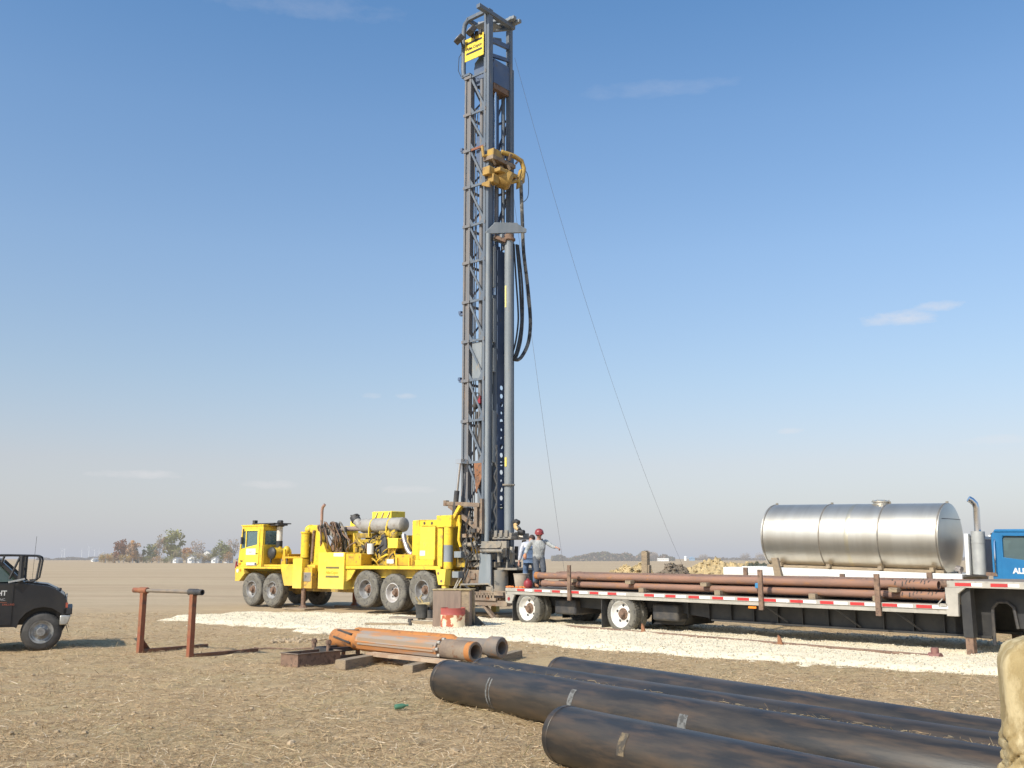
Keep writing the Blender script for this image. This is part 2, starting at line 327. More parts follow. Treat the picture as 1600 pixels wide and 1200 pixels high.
def sdist(x,y):
    ins=False; d=1e9; n=len(GP)
    for i in range(n):
        ax,ay=GP[i]; bx,by=GP[(i+1)%n]
        if (ay>y)!=(by>y) and x<(bx-ax)*(y-ay)/(by-ay)+ax: ins=not ins
        ex,ey=bx-ax,by-ay; t=max(0,min(1,((x-ax)*ex+(y-ay)*ey)/(ex*ex+ey*ey))); d=min(d,math.hypot(x-ax-ex*t,y-ay-ey*t))
    return d if ins else -d
def grav_h(x,y):
    d=sdist(x,y)+.35*noise.noise((x*.9,y*.9,3))+.35*noise.noise((x*3,y*3,9))+.12*noise.noise((x*8,y*8,9))
    t=max(0,min(1,(d+.35)/.7)); return gh(x,y)-.05+.13*t*t*(3-2*t)+.02*noise.noise((x*2.5,y*2.5,2))*t+.012*noise.noise((x*7,y*7,2))*t
gravel_m=M('pale_limestone_gravel',(.89,.785,.575),(.79,.685,.50),1.2,.95,lo=.35,hi=.7,c3=(.70,.62,.48),sc3=30,lo3=.58,hi3=.68,bump=.02,bsc=26,spec=.1)
def make_gravel():
    xs=list(np.arange(-11.6,15,.15)); ys=list(np.arange(12,34.2,.15)); n=len(xs)
    idx={}; v=[]; f=[]
    keep=set()
    for j in range(len(ys)-1):
        for i in range(n-1):
            if sdist(xs[i]+.07,ys[j]+.07)>-.9: keep.add((i,j))
    def gi(i,j):
        if (i,j) not in idx: idx[(i,j)]=len(v); v.append((xs[i],ys[j],grav_h(xs[i],ys[j])))
        return idx[(i,j)]
    for (i,j) in sorted(keep): f.append((gi(i,j),gi(i+1,j),gi(i+1,j+1),gi(i,j+1)))
    mb=MB(); mb.v=v; mb.f=f; mb.m=[0]*len(f); tag(mb.build('gravel_pad',gravel_m,ang=80),kind='structure')
make_gravel()
def pad_h(x,y):
    return max(gh(x,y),grav_h(x,y)) if sdist(x,y)>-1 else gh(x,y)

def mesh_np(name,V,F,mat,cols=None,smooth=False):
    me=bpy.data.meshes.new(name); k=F.shape[1]
    me.vertices.add(len(V)); me.vertices.foreach_set('co',V.astype(np.float32).ravel())
    me.loops.add(F.size); me.loops.foreach_set('vertex_index',F.astype(np.int32).ravel())
    me.polygons.add(len(F)); me.polygons.foreach_set('loop_start',np.arange(0,F.size,k,dtype=np.int32)); me.polygons.foreach_set('loop_total',np.full(len(F),k,dtype=np.int32))
    me.update(calc_edges=True); me.validate()
    if cols is not None:
        a=me.attributes.new('tint','FLOAT_COLOR','POINT'); c=np.ones((len(V),4),np.float32); c[:,:3]=cols; a.data.foreach_set('color',c.ravel())
    me.materials.append(mat)
    o=bpy.data.objects.new(name,me); COL.objects.link(o); return o
def tint_mat(name,rough=.9,trans=0.,haze=None):
    m=bpy.data.materials.new(name); m.use_nodes=True; N=m.node_tree.nodes; L=m.node_tree.links; b=N['Principled BSDF']
    a=N.new('ShaderNodeAttribute'); a.attribute_name='tint'; nz=N.new('ShaderNodeTexNoise'); nz.inputs['Scale'].default_value=9
    x=N.new('ShaderNodeMix'); x.data_type='RGBA'; x.blend_type='MULTIPLY'; x.inputs[0].default_value=.35; L.new(a.outputs['Color'],x.inputs[6]); L.new(nz.outputs['Fac'],x.inputs[7]); L.new(x.outputs[2],b.inputs['Base Color'])
    b.inputs['Roughness'].default_value=rough; b.inputs['Specular IOR Level'].default_value=.15
    out=b.outputs[0]
    if trans:
        t=N.new('ShaderNodeBsdfTranslucent'); L.new(x.outputs[2],t.inputs[0]); mx=N.new('ShaderNodeMixShader'); mx.inputs[0].default_value=trans; L.new(out,mx.inputs[1]); L.new(t.outputs[0],mx.inputs[2]); out=mx.outputs[0]
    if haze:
        e=N.new('ShaderNodeEmission'); e.inputs[0].default_value=lin(haze[0]); mx=N.new('ShaderNodeMixShader'); mx.inputs[0].default_value=haze[1]; L.new(out,mx.inputs[1]); L.new(e.outputs[0],mx.inputs[2]); out=mx.outputs[0]  # pale emission mixed into the leaf colour stands in for distance haze
    L.new(out,N['Material Output'].inputs[0]); return m
straw_m=tint_mat('dry_straw',.85,.2)
def make_straw(n=300000):
    y=6.5+(rng.random(n)**1.7)*27; x=(rng.random(n)*2-1)*(.58*y+1)
    keep=np.array([ (noise.noise((a*.8,b*.8,5))+.5*noise.noise((a*3,b*3,8))>-.5) and sdist(a,b)<.0+.25*noise.noise((a,b,1)) for a,b in zip(x,y)])
    x=x[keep]; y=y[keep]; n=len(x)
    z=np.array([gh(a,b) for a,b in zip(x,y)])
    ln=.03+.15*rng.random(n)**2.4; th=rng.random(n)*2*PI; w=.0013+.0022*rng.random(n)**2; lift=rng.normal(.06,.14,n); lift[rng.random(n)<.05]+=.6
    d=np.stack([np.cos(th)*np.cos(lift),np.sin(th)*np.cos(lift),np.abs(np.sin(lift))],1)*ln[:,None]/2
    s=np.stack([-np.sin(th),np.cos(th),rng.normal(.0,.5,n)],1)*w[:,None]
    c=np.stack([x,y,z+.008+.012*rng.random(n)],1); c[:,2]+=np.abs(d[:,2])
    bend=np.zeros((n,3)); bend[:,2]=rng.normal(0,.006,n)
    V=np.stack([c-d-s,c-d+s,c+s+bend,c+d+s*.5,c+d-s*.5,c-s+bend],1).reshape(-1,3)
    b=np.arange(n)[:,None]*6; F=np.concatenate([b+np.array([[0,1,2,5]]),b+np.array([[5,2,3,4]])],0)
    pal=np.array([(.64,.47,.275),(.72,.55,.34),(.53,.37,.215),(.88,.74,.54),(.36,.25,.15),(.50,.42,.22)]); pi=rng.choice(6,n,p=[.3,.2,.22,.07,.13,.08])
    cols=np.repeat(pal[pi]*(.78+.45*rng.random((n,1))),6,0)
    tag(mesh_np('straw_litter',V,F,straw_m,cols),'dry straw and crop stubble littered over the foreground soil','straw',kind='stuff')
make_straw()
stone_m=tint_mat('limestone_chips',.95)
def make_stones(n=26000):
    P=[]
    while len(P)<n:
        x=rng.uniform(-11,13); y=rng.uniform(13,33)
        d=sdist(x,y)
        if d>-.15 or (d>-1.0 and rng.random()<.10*math.exp(d*2)):
            if rng.random()< (22/y)**1.5*.8: P.append((x,y))
    P=np.array(P); z=np.array([pad_h(a,b) for a,b in P])
    r=.007+.020*rng.random(n)**2
    base=np.array([(1,0,0),(-1,0,0),(0,1,0),(0,-1,0),(0,0,1),(0,0,-1)],float)
    V=(base[None]*(.6+.6*rng.random((n,6,1)))+rng.normal(0,.18,(n,6,3)))*r[:,None,None]; V[:,:,2]*=.75
    V+=np.stack([P[:,0],P[:,1],z+r*.35],1)[:,None]
    tri=np.array([(0,2,4),(2,1,4),(1,3,4),(3,0,4),(2,0,5),(1,2,5),(3,1,5),(0,3,5)])
    F=(np.arange(n)[:,None,None]*6+tri[None]).reshape(-1,3)
    g=(.66+.34*rng.random((n,1)))*np.array([[.92,.82,.64]]); cols=np.repeat(g,6,0)
    tag(mesh_np('gravel_stones',V.reshape(-1,3),F,stone_m,cols),'loose crushed limestone chips over the pale gravel strip','gravel',kind='stuff')
make_stones()
# ------------------------------------------------------------------ drilling rig on its truck (x to the rear, y away from the near side)
rig=thing('drilling_rig','tall blue-grey drilling mast raised on a five-axle yellow truck standing at the gravel edge','drilling rig',(-3.22,33.86,0),-R(40))
def wheel_set(parent,rt,w,rimr,tmat,rmat,dd=.10,rname='rim'):
    # wheel with the outer tyre face at y=0 (looking toward -y); the disc sits dd behind that face; children tyre and rim
    hub=MB().lathe([(0,dd-.13),(.075,dd-.13),(.085,dd-.11),(.09,dd-.04),(.15,dd-.02),(.15,dd+.1)],(0,0,0),(0,1,0),16)
    for k in range(10):
        a=2*PI*k/10; hub.cyl((.125*math.cos(a),dd-.05,.125*math.sin(a)),(.125*math.cos(a),dd,.125*math.sin(a)),.016,6)
    h=hub.build('wheel',rustb,parent)
    pr=[(rimr-.03,w*.5),(rimr-.02,.05),(rimr+.01,.02),(rimr+.05,.012),(rt-.14,-.012),(rt-.06,-.004),(rt-.02,.015),(rt,.05),(rt+.004,w*.5),(rt,w-.05),(rt-.02,w-.015),(rt-.06,w+.004),(rt-.14,w+.012),(rimr+.01,w-.02),(rimr-.03,w-.05)]
    t=MB().lathe(pr,(0,0,0),(0,1,0),40); nb=44
    for k in range(nb):
        a=2*PI*k/nb
        for j in (0,1):
            aa=a+j*PI/nb; y0=.045 if j==0 else w*.52; y1=w*.48 if j==0 else w-.045; t1=2*PI/nb*.28
            pts=[(rr*math.cos(aa+d),yy,rr*math.sin(aa+d)) for rr in (rt-.004,rt+.012) for yy in (y0,y1) for d in (-t1,t1)]
            t.add(pts,[(4,5,7,6),(0,4,6,2),(1,3,7,5),(0,1,5,4),(2,6,7,3)])
    t.build('tyre',tmat,h,ang=50)
    r=MB().lathe([(rimr-.025,w-.04),(rimr-.03,.06),(rimr+.005,.03),(rimr+.018,.012),(rimr+.012,.004),(rimr-.012,.006),(rimr-.028,.04),(rimr-.05,dd*.6),(rimr-.07,dd-.02),(rimr-.10,dd),(.17,dd-.015),(.14,dd-.02),(.10,dd-.02)],(0,0,0),(0,1,0),32)
    r.mi=1
    for k in range(5):
        a=2*PI*k/5+.3; rr=(rimr-.10+.17)/2+.01; r.cyl((rr*math.cos(a),dd-.018,rr*math.sin(a)),(rr*math.cos(a),dd-.003,rr*math.sin(a)),.034,10)
    r.build(rname,[rmat,black],h)
    return h
# chassis
m=MB(); m.box(-8.75,2.55,-.48,-.40,1.02,1.34); m.box(-8.75,2.55,.40,.48,1.02,1.34)
for x in np.arange(-8.6,2.5,.9): m.box(x,x+.1,-.40,.40,1.05,1.30)
for x in (-7.92,-6.62,-1.37,0,1.37):
    zc=.68 if x<-5 else .80; m.cyl((x,-.95,zc),(x,.95,zc),.085,10); m.ell((x,0,zc),(.24,.24,.22))
    m.box(x-.06,x+.06,-.62,-.5,zc,1.1); m.box(x-.06,x+.06,.5,.62,zc,1.1)
m.box(-5.6,-2.5,-.40,.40,.62,1.02)
m.build('chassis',engy,rig)
w0=wheel_set(rig,.615,.36,.31,rubber,steelrim,dd=.10)
def put(o,x,y,z,flip=False): o.location=(x,y,z); o.rotation_euler=(0,random.uniform(0,6),PI if flip else 0)
fw=[(-7.92,.66),(-6.62,.65)]; rw=[(-1.33,.80),(.03,.70),(1.42,.82)]
first=True
for x,z in fw:
    for fl in (0,1):
        o=w0 if first else copy_tree(w0,rig); first=False
        put(o,x,1.22 if fl else -1.22,z,fl)
wd=wheel_set(rig,.615,.31,.31,rubber,steelrim,dd=.19)
first=True
for x,z in rw:
    for fl in (0,1):
        for inn in (0,1):
            o=wd if first else copy_tree(wd,rig); first=False
            yy=1.25-.36*inn; put(o,x,yy if fl else -yy,z,fl)
            if x==.03 and not fl and not inn:
                for ch in o.children:
                    if ch.name.startswith('rim'): ch.data=ch.data.copy(); ch.data.materials[0]=M('pale_wheel_steel',(.52,.51,.50),(.42,.38,.35),5,.5)
# rear deck with lip and skirts
m=MB(); m.box(-2.38,2.25,-1.25,1.25,1.47,1.585); m.box(-2.85,2.2,-.93,-.87,1.18,1.46); m.box(-2.85,2.2,.87,.93,1.18,1.46)
m.prism([(-2.85,.77),(-2.12,.79),(-2.0,1.18),(-2.85,1.18)],-.93,-.87); m.prism([(-2.85,1.46),(-2.85,.80),(-2.15,1.14),(-1.9,1.46)],-1.2,-1.14)
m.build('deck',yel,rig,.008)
# cab
cab=MB()
outer=[(-8.92,1.50),(-8.86,2.10),(-8.72,3.07),(-7.34,3.07),(-7.38,1.50)]
inner=[(-8.80,2.20),(-8.77,2.30),(-8.62,2.88),(-7.66,2.90),(-7.66,2.34)]
cab.ring(outer,inner,-1.2,-1.15); cab.ring(outer,inner,-.33,-.28)
cab.box(-7.40,-7.35,-1.15,-.33,1.5,2.36); cab.box(-7.40,-7.35,-1.15,-.33,2.90,3.07); cab.box(-7.395,-7.355,-1.15,-1.08,2.36,2.9); cab.box(-7.395,-7.355,-.42,-.33,2.36,2.9)
cab.box(-8.90,-7.40,-1.15,-.33,1.5,1.56)
cab.prism([(-8.72,3.07),(-8.80,3.11),(-8.78,3.13),(-7.32,3.13),(-7.32,3.07)],-1.22,-.26)
cab.prism([(-8.92,1.56),(-8.86,2.15),(-8.82,2.15),(-8.88,1.56)],-1.15,-.33)
cab.bar((-8.80,-1.17,2.15),(-8.68,-1.17,3.07),.07); cab.bar((-8.80,-.31,2.15),(-8.68,-.31,3.07),.07)
cab.bar((-8.43,-1.175,2.24),(-8.43,-1.175,2.9),.06,.04)
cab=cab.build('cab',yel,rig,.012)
m=MB(); m.ring([(-8.44,1.62),(-8.44,2.95),(-7.55,2.95),(-7.55,1.62)],[(-8.39,2.26),(-8.39,2.89),(-7.67,2.89),(-7.67,2.36)],-1.225,-1.202); d=m.build('door',lem,cab,.006)
MB().box(-7.72,-7.60,-1.245,-1.226,2.0,2.03).build('door_handle',black,d)
MB().prism([(-8.39,2.26),(-8.39,2.89),(-7.67,2.89),(-7.67,2.36)],-1.19,-1.18).build('window',glass,cab)
MB().prism([(-8.79,2.21),(-8.62,2.87),(-8.47,2.87),(-8.47,2.24)],-1.18,-1.17).build('window',glass,cab)
MB().box(-7.38,-7.37,-1.08,-.42,2.36,2.9).build('window',glass,cab)
MB().bar((-8.83,-.74,2.16),(-8.70,-.74,3.06),.8,.012).build('windshield',glass,cab)
MB().prism([(-8.79,2.21),(-8.62,2.87),(-7.68,2.87),(-7.68,2.36)],-.32,-.31).build('window',glass,cab)
m=MB(); m.box(-7.98,-7.45,-1.0,-.5,1.9,2.05); m.box(-7.58,-7.45,-1.0,-.5,2.05,2.75); m.build('seat',black,cab,.03)
a=MB(); pts=[(-8.22+.07*math.cos(t),-.75+.20*math.sin(t),2.36+.17*math.cos(t)) for t in np.linspace(0,2*PI,20)]; a.tube(pts,.018,6); a.cyl((-8.3,-.75,2.3),(-8.6,-.75,2.1),.025,8); a.build('steering_wheel',black,cab)
m=MB(); m.box(-8.36,-7.74,-1.232,-1.226,1.97,2.21); m.build('sticker',white,cab)
m=MB(); m.box(-8.32,-7.66,-1.232,-1.203,1.57,1.68); m.build('sticker',white,cab)
text_mesh('lettering','2071',.12,M('ghost_lettering',(.62,.60,.50)),cab,face_front(-8.2,-1.238,2.03))
text_mesh('lettering','T4W',.075,black,cab,face_front(-8.76,-1.206,1.70),bold=.004)
MB().box(-7.76,-7.67,-1.237,-1.204,1.58,1.67).build('badge',black,cab)
m=MB(); m.box(-8.86,-8.72,-1.222,-1.202,1.60,1.66); m.build('marker_light',amber,cab)
m=MB(); m.tube([(-8.98,-1.2,1.35),(-9.0,-1.22,1.5),(-8.97,-1.22,1.72)],.035,8); m.box(-9.02,-8.93,-1.24,-1.1,1.33,1.58); m.build('tail_flag',red,cab,.01)
m=MB(); m.box(-8.35,-6.95,-1.02,-.18,3.15,3.19); m.box(-8.50,-8.36,-.9,-.75,3.15,3.32); m.cyl((-6.95,-.8,3.22),(-6.72,-.8,3.22),.07,10); m.box(-7.25,-6.75,-.95,-.5,3.08,3.15); m.build('roof_visor',dark,cab,.01)
MB().cyl((-8.6,-1.24,2.98),(-8.6,-1.24,2.42),.02,8).box(-8.66,-8.55,-1.30,-1.24,2.38,2.66).build('mirror',black,cab)
# air intake and air cleaner behind the cab
m=MB(); m.cyl((-7.08,-.62,2.48),(-7.08,-.62,3.05),.115,16); m.build('intake_stack',white2,rig)
m=MB(); m.cyl((-7.08,-.62,2.25),(-7.08,-.62,2.5),.13,14); m.cyl((-7.08,-.62,3.05),(-7.08,-.62,3.12),.17,14); m.build('stack_clamp',black,rig)
m=MB(); m.cyl((-7.05,-.98,2.03),(-7.05,-.2,2.03),.215,22); m.cyl((-7.05,-.62,2.03),(-7.05,-.62,2.28),.11,12); m.ell((-6.62,-.6,2.13),(.14,.14,.18)); m.build('air_cleaner',yel,rig)
m=MB(); m.lathe([(.0,-.05),(.08,-.045),(.20,-.01),(.235,.03),(.235,.08)],(-7.05,-1.02,2.03),(0,1,0),24); m.bar((-7.05,-1.0,1.85),(-7.05,-1.0,1.66),.05); a=m.build('filter_cap',black,rig)
# front fender, bumper, engine bay behind the cab
m=MB(); m.box(-8.95,-6.10,-1.25,-.60,1.44,1.515); m.box(-8.95,-6.10,.60,1.25,1.44,1.515)
m.prism([(-8.97,1.46),(-8.45,1.46),(-8.34,1.25),(-8.67,.96),(-8.96,.96)],-1.27,-1.05); m.prism([(-8.97,1.46),(-8.45,1.46),(-8.34,1.25),(-8.67,.96),(-8.96,.96)],1.05,1.27)
m.box(-9.0,-8.90,-1.05,1.05,1.0,1.5)
m.prism([(-6.12,1.515),(-5.86,.83),(-5.20,.83),(-5.20,1.62),(-6.12,1.62)],-1.24,-.9); m.prism([(-6.12,1.515),(-5.86,.83),(-5.20,.83),(-5.20,1.62),(-6.12,1.62)],.9,1.24)
m.box(-7.36,-6.12,-1.1,1.2,1.515,1.60)
m.build('fender',yel,rig,.012)
m=MB(); m.cyl((-8.80,-1.285,1.36),(-8.80,-1.26,1.36),.075,14); m.build('headlight',white,rig)
m=MB(); m.cyl((-8.62,-1.285,1.38),(-8.62,-1.26,1.38),.05,12); m.build('turn_signal',amber,rig)
m=MB(); m.prism([(-6.12,1.62),(-6.02,2.08),(-5.92,2.18),(-5.86,1.62)],-1.22,-1.16)
m.box(-5.9,-4.86,-1.22,-1.16,1.83,1.90); m.box(-5.95,-4.9,1.0,1.06,1.6,2.28); m.box(-5.95,-4.90,-.2,1.0,2.02,2.06); m.box(-5.0,-4.9,-1.2,1.0,1.6,2.26); m.box(-5.95,-5.86,-1.1,1.0,1.6,2.0); m.box(-5.86,-5.0,-.9,-.85,1.6,1.8)
m.cyl((-5.86,-.3,2.10),(-5.0,-.3,2.10),.22,16)
m.build('engine_bay',org,rig,.01)
m=MB(); m.box(-5.12,-5.06,-.9,-.84,2.2,2.95); m.box(-5.12,-4.85,-.9,-.84,2.92,2.97); m.build('mirror_bracket',yel,rig)
MB().box(-4.95,-4.88,-.95,-.75,2.35,2.85).build('mirror',black,rig)
# outrigger jacks
def jack(x0,x1,y,z0,z1,side):
    m=MB(); m.box(x0,x1,y-.16,y+.16,z0,z1); return m.build('outrigger_housing',lem,rig,.01)
for sgn in (-1,1):
    jack(-5.18,-4.66,1.22*sgn,.75,1.83,sgn)
    MB().cyl((-4.74,1.20*sgn,1.86),(-4.74,1.20*sgn,2.74),.155,18).cyl((-4.74,1.20*sgn,2.74),(-4.74,1.20*sgn,2.80),.18,18).build('jack_cylinder',yel,rig)
    MB().box(-4.66,-4.20,1.15*sgn-.12,1.15*sgn+.12,.76,1.5).build('outrigger_gusset',org,rig,.008)
    l=MB().cyl((-4.70,1.22*sgn,.06),(-4.70,1.22*sgn,.78),.085,12).lathe([(.16,0),(.13,.05),(.085,.10)],(-4.70,1.22*sgn,.06),(0,0,1),12); l.build('jack_leg',rustb if sgn<0 else redox,rig)
    MB().box(-5.35,-4.05,1.22*sgn-.45,1.22*sgn+.45,.0,.065).build('jack_pad',wood,rig,.01)
# slanted gantry column and its hydraulic bits
m=MB(); m.prism([(-4.72,1.40),(-4.72,2.96),(-4.62,3.05),(-4.34,3.04),(-3.75,2.06),(-3.75,1.58),(-4.20,1.36)],-1.02,-.72); m.prism([(-4.72,1.40),(-4.72,2.96),(-4.62,3.05),(-4.34,3.04),(-3.75,2.06),(-3.75,1.58),(-4.20,1.36)],.6,.9)
m.box(-4.95,-4.2,-1.15,-.72,1.34,1.60); m.box(-5.06,-4.2,-.72,.6,2.7,3.02); m.ell((-5.0,-.75,2.88),(.2,.25,.2))
m.build('mast_rest',yel,rig,.02)
MB().cyl((-4.50,-1.07,1.72),(-4.42,-1.07,2.85),.05,10).build('lift_rod',rustb,rig)
MB().box(-4.82,-4.25,-1.28,-1.05,1.0,1.33).build('battery_box',mudgrey,rig,.015)
m=MB(); m.tube([(-4.95,-.3,3.0),(-4.95,-.3,3.62),(-4.92,-.3,3.74),(-4.80,-.3,3.84)],.055,12); m.build('exhaust_stack',M('burnt_exhaust',(.40,.25,.2),(.33,.2,.16),5,.6),rig)
# valve bank with hoses
random.seed(3)
m=MB(); m.mi=0
for k in range(7):
    x=-4.35+.16*k; z=2.95-.05*k; m.mi=0; m.box(x,x+.11,-.9,-.72,z-.10,z+.08); m.cyl((x+.05,-.82,z+.08),(x+.05+random.uniform(-.06,.06),-.84,z+.28),.016,6)
for k in range(26):
    x=random.uniform(-4.3,-3.35); z=random.uniform(2.7,3.1); y=random.uniform(-1,-.6); x2=x+random.uniform(-.25,.35); z2=random.uniform(2.05,2.45)
    m.mi=random.choice((0,1,1,2,2)); x2=x+random.uniform(-.1,.55); m.tube(cat([(x,y,z-.12),(x+.03,y-.08,z+.02),(x+.16,y-.12,z+random.uniform(-.02,.10)),((x+x2)/2+.2,y-.10,(z*.6+z2*.4)),(x2+.12,y-.05,z2+.15),(x2,y+.05,z2)]),random.uniform(.016,.034),6)
m.mi=2; m.prism([(-4.0,2.06),(-3.7,2.8),(-3.4,2.75),(-3.2,2.06)],-.7,-.55)
m.build('valve_bank',[mudgrey,dark,rustb],rig)
m=MB(); m.bar((-3.22,-.7,2.05),(-3.12,-.7,2.75),.05); m.bar((-3.0,-.7,2.05),(-3.05,-.7,2.72),.05); m.bar((-3.16,-.7,2.5),(-3.0,-.7,2.5),.05); m.cyl((-3.09,-.7,2.7),(-3.09,-.7,2.95),.05,8); m.build('throttle_stand',black,rig)
# side tool box with the maker's mark, second box
tb=MB().box(-3.79,-2.38,-1.32,-.75,.76,2.04).build('tool_box',lem,rig,.012)
gold=M('faded_gold_lettering',(.62,.40,.03),(.55,.36,.05),8); greybar=M('faded_dark_band',(.16,.14,.06),(.2,.17,.07),6)
MB().box(-3.36,-2.64,-1.327,-1.319,1.475,1.545).build('stripe',greybar,tb); MB().box(-3.36,-2.64,-1.327,-1.319,1.16,1.23).build('stripe',greybar,tb)
text_mesh('lettering','Atlas Copco',.155,gold,tb,face_front(-3.36,-1.324,1.29),bold=.003,spacing=.86)
MB().box(-2.95,-2.42,-1.33,-1.319,1.90,2.02).build('sticker',white,tb)
MB().box(-2.38,-1.57,-1.26,-.75,1.585,2.0).build('battery_box',org,rig,.015)
MB().box(-3.79,-2.38,.75,1.3,.9,2.04).build('tool_box',lem,rig,.012)
# engine and compressor
m=MB(); m.box(-2.7,.5,-.45,.5,1.62,2.25); m.box(-2.4,-.2,-.35,.4,2.25,2.62); m.box(-2.7,-1.55,-.62,.3,2.25,2.50); m.box(-2.72,-1.9,-.5,.3,2.55,2.72)
m.cyl((-1.7,-.62,2.36),(-1.2,-.62,2.36),.09,10); m.cyl((-1.0,-.55,2.50),(-.8,-.55,2.75),.15,12); m.cyl((-1.45,-.5,2.72),(-1.0,-.5,2.72),.08,10); m.ell((-1.1,-.6,2.55),(.16,.14,.16)); m.ell((-.62,-.6,2.60),(.16,.16,.22))
for k in range(6): m.cyl((-2.5+k*.22,-.66,2.05),(-2.5+k*.22,-.66,2.22),.06,8)
m.box(-1.2,-.9,-.8,-.6,1.6,2.0); m.box(-.95,-.15,-.82,-.5,1.585,1.86); m.box(-1.35,-1.0,-.8,-.5,2.3,2.45)
m.build('engine',engy,rig,.01)
random.seed(11); m=MB()
for k in range(42):
    x=random.uniform(-2.6,.45); z=random.uniform(1.75,2.7); y=-.66+random.uniform(-.12,.05); m.mi=random.choice((0,0,1,2,3))
    if random.random()<.5: x2=x+random.uniform(-.5,.5); m.tube(cat([(x,y,z),(x+.06,y-.08,z+.06),((x+x2)/2,y-.12,z-.05),(x2,y-.08,z-.2),(x2+.05,y,z-.34)]),random.uniform(.014,.034),6)
    else: s=random.uniform(.04,.10); m.box(x,x+s*1.6,y-.08,y,z,z+s)
m.build('engine_fittings',[dark,engy,rustb,yel],rig)
MB().cyl((-1.55,-.84,1.98),(-1.55,-.84,2.34),.125,16).build('oil_filter',white,rig)
MB().ell((-1.02,-.74,2.20),(.20,.07,.48),20,12).build('fan_belt_guard',dark,rig)
MB().prism([(-.9,1.7),(-1.0,2.65),(-.55,2.3),(-.5,1.7)],-.7,-.64).build('cooling_shroud',org,rig)
MB().box(-.54,-.05,-.98,-.66,2.17,2.51).build('control_box',lem,rig,.02)
m=MB(); m.tube([(-.05,-.7,2.62),(.05,-.75,2.42),(.22,-.78,2.15),(.35,-.78,2.0),(.55,-.78,1.94)],.085,12); m.build('exhaust_elbow',silver,rig)
MB().tube([(.5,-.78,1.94),(.85,-.78,1.93),(.88,-.7,2.1)],.1,12).build('hose_coupling',red,rig)
MB().box(-.15,.88,-1.0,-.55,1.585,1.96).build('fuel_tank',org,rig,.02)
m=MB(); m.box(-.05,.02,-1.05,-.98,1.585,1.85); m.box(.55,.62,-1.05,-.98,1.585,1.85); m.build('tank_strap',yel,rig)
MB().box(-.72,-.38,-.835,-.823,1.66,1.80).build('sticker',white,rig)
# receiver tank, its pipe, straps and intake
m=MB(); m.lathe([(0,-.1),(.12,-.08),(.21,-.02),(.255,.08),(.255,2.12),(.248,2.16),(.20,2.20),(.10,2.225),(0,2.23)],(-2.62,-.3,2.99),(1,0,0),28); rc=m.build('receiver_tank',greyp,rig)
m=MB()
for x in (-1.98,-1.08): m.lathe([(.258,0),(.264,0),(.264,.05),(.258,.05)],(x,-.3,2.99),(1,0,0),28); m.box(x,x+.05,-.60,-.52,2.6,2.95)
m.build('strap',yel,rc)
MB().cyl((-4.0,-.3,2.90),(-2.55,-.3,2.90),.09,14).build('inlet_pipe',M('brown_pipe',(.32,.25,.22),(.26,.2,.18),3),rc)
MB().tube([(-2.55,-.3,2.95),(-2.8,-.3,3.05),(-3.0,-.3,3.22)],.15,14).build('elbow',greyp,rc)
MB().cyl((-2.97,-.3,3.18),(-3.09,-.3,3.34),.175,16).box(-3.2,-2.9,-.4,-.2,3.36,3.40).build('rain_cap',dark,rc)
MB().box(-2.69,-1.66,.2,.9,3.2,3.52).box(-3.9,-2.9,.2,.9,2.95,3.2).build('air_filter_housing',lem,rig,.02)
MB().box(-2.6,-1.75,.25,.85,2.6,3.2).build('filter_stand',yel,rig)
m=MB()
for k in range(3): m.bar((-2.5+.32*k,.19,3.24),(-2.36+.32*k,.19,3.48),.07,.01)
m.build('sticker',white,rig)
# radiator housing
m=MB(); m.box(.68,1.02,-1.0,1.0,1.585,3.08); m.box(1.02,1.95,-1.0,-.9,2.88,3.08); m.box(1.02,1.95,-.9,1.0,1.6,3.06); m.box(1.02,1.14,-1.0,-.9,1.78,2.88); m.box(1.84,1.95,-1.0,-.9,1.6,2.88)
m.build('radiator_housing',yel,rig,.015)
m=MB()
for x,z in ((1.25,2.98),(1.6,2.97)): m.cyl((x,-1.012,z),(x,-1.0,z),.045,12)
m.build('lifting_hole',dark,rig)
MB().box(1.14,1.84,-1.10,-.92,1.78,2.86).build('side_panel',lem,rig,.012)
MB().box(1.16,1.40,-1.108,-1.101,1.92,2.08).build('sticker',white,rig)
MB().box(.98,1.84,-1.15,-.9,1.585,1.775).build('base_tray',yel,rig,.01)
# rear post with jack cylinder
for sg in (-1,1):
    m=MB(); m.box(2.10,2.30,1.12*sg-.1,1.12*sg+.1,1.55,2.85); m.box(2.08,2.74,1.12*sg-.16,1.12*sg+.16,2.82,3.2); m.bar((2.62,1.1*sg,3.0),(2.90,1.0*sg,3.50),.24,.1); m.build('rear_post',yel,rig,.012)
    MB().cyl((2.50,1.15*sg,2.25),(2.50,1.15*sg,2.82),.15,18).cyl((2.50,1.15*sg,1.5),(2.50,1.15*sg,1.72),.15,18).build('jack_cylinder',yel,rig)
    MB().cyl((2.50,1.15*sg,1.72),(2.50,1.15*sg,2.25),.149,18).build('jack_barrel',lgrey,rig)
    MB().prism([(2.15,1.49),(2.60,1.49),(2.55,1.0),(2.28,1.0)],1.2*sg-.17,1.2*sg+.1).build('outrigger_housing',lem,rig,.01)
    MB().prism([(2.38,1.0),(2.52,1.0),(2.60,.75),(2.60,.06),(2.36,.06),(2.38,.75)],1.2*sg-.11,1.2*sg+.06).build('jack_leg',yel,rig)
    MB().box(2.0,3.0,1.2*sg-.5,1.2*sg+.5,0,.06).build('jack_pad',wood,rig)
m=MB()
for x,z in ((2.28,1.36),(2.42,1.12)): m.cyl((x,-1.38,z),(x,-1.372,z),.045,12)
m.build('pin_hole',rustb,rig)
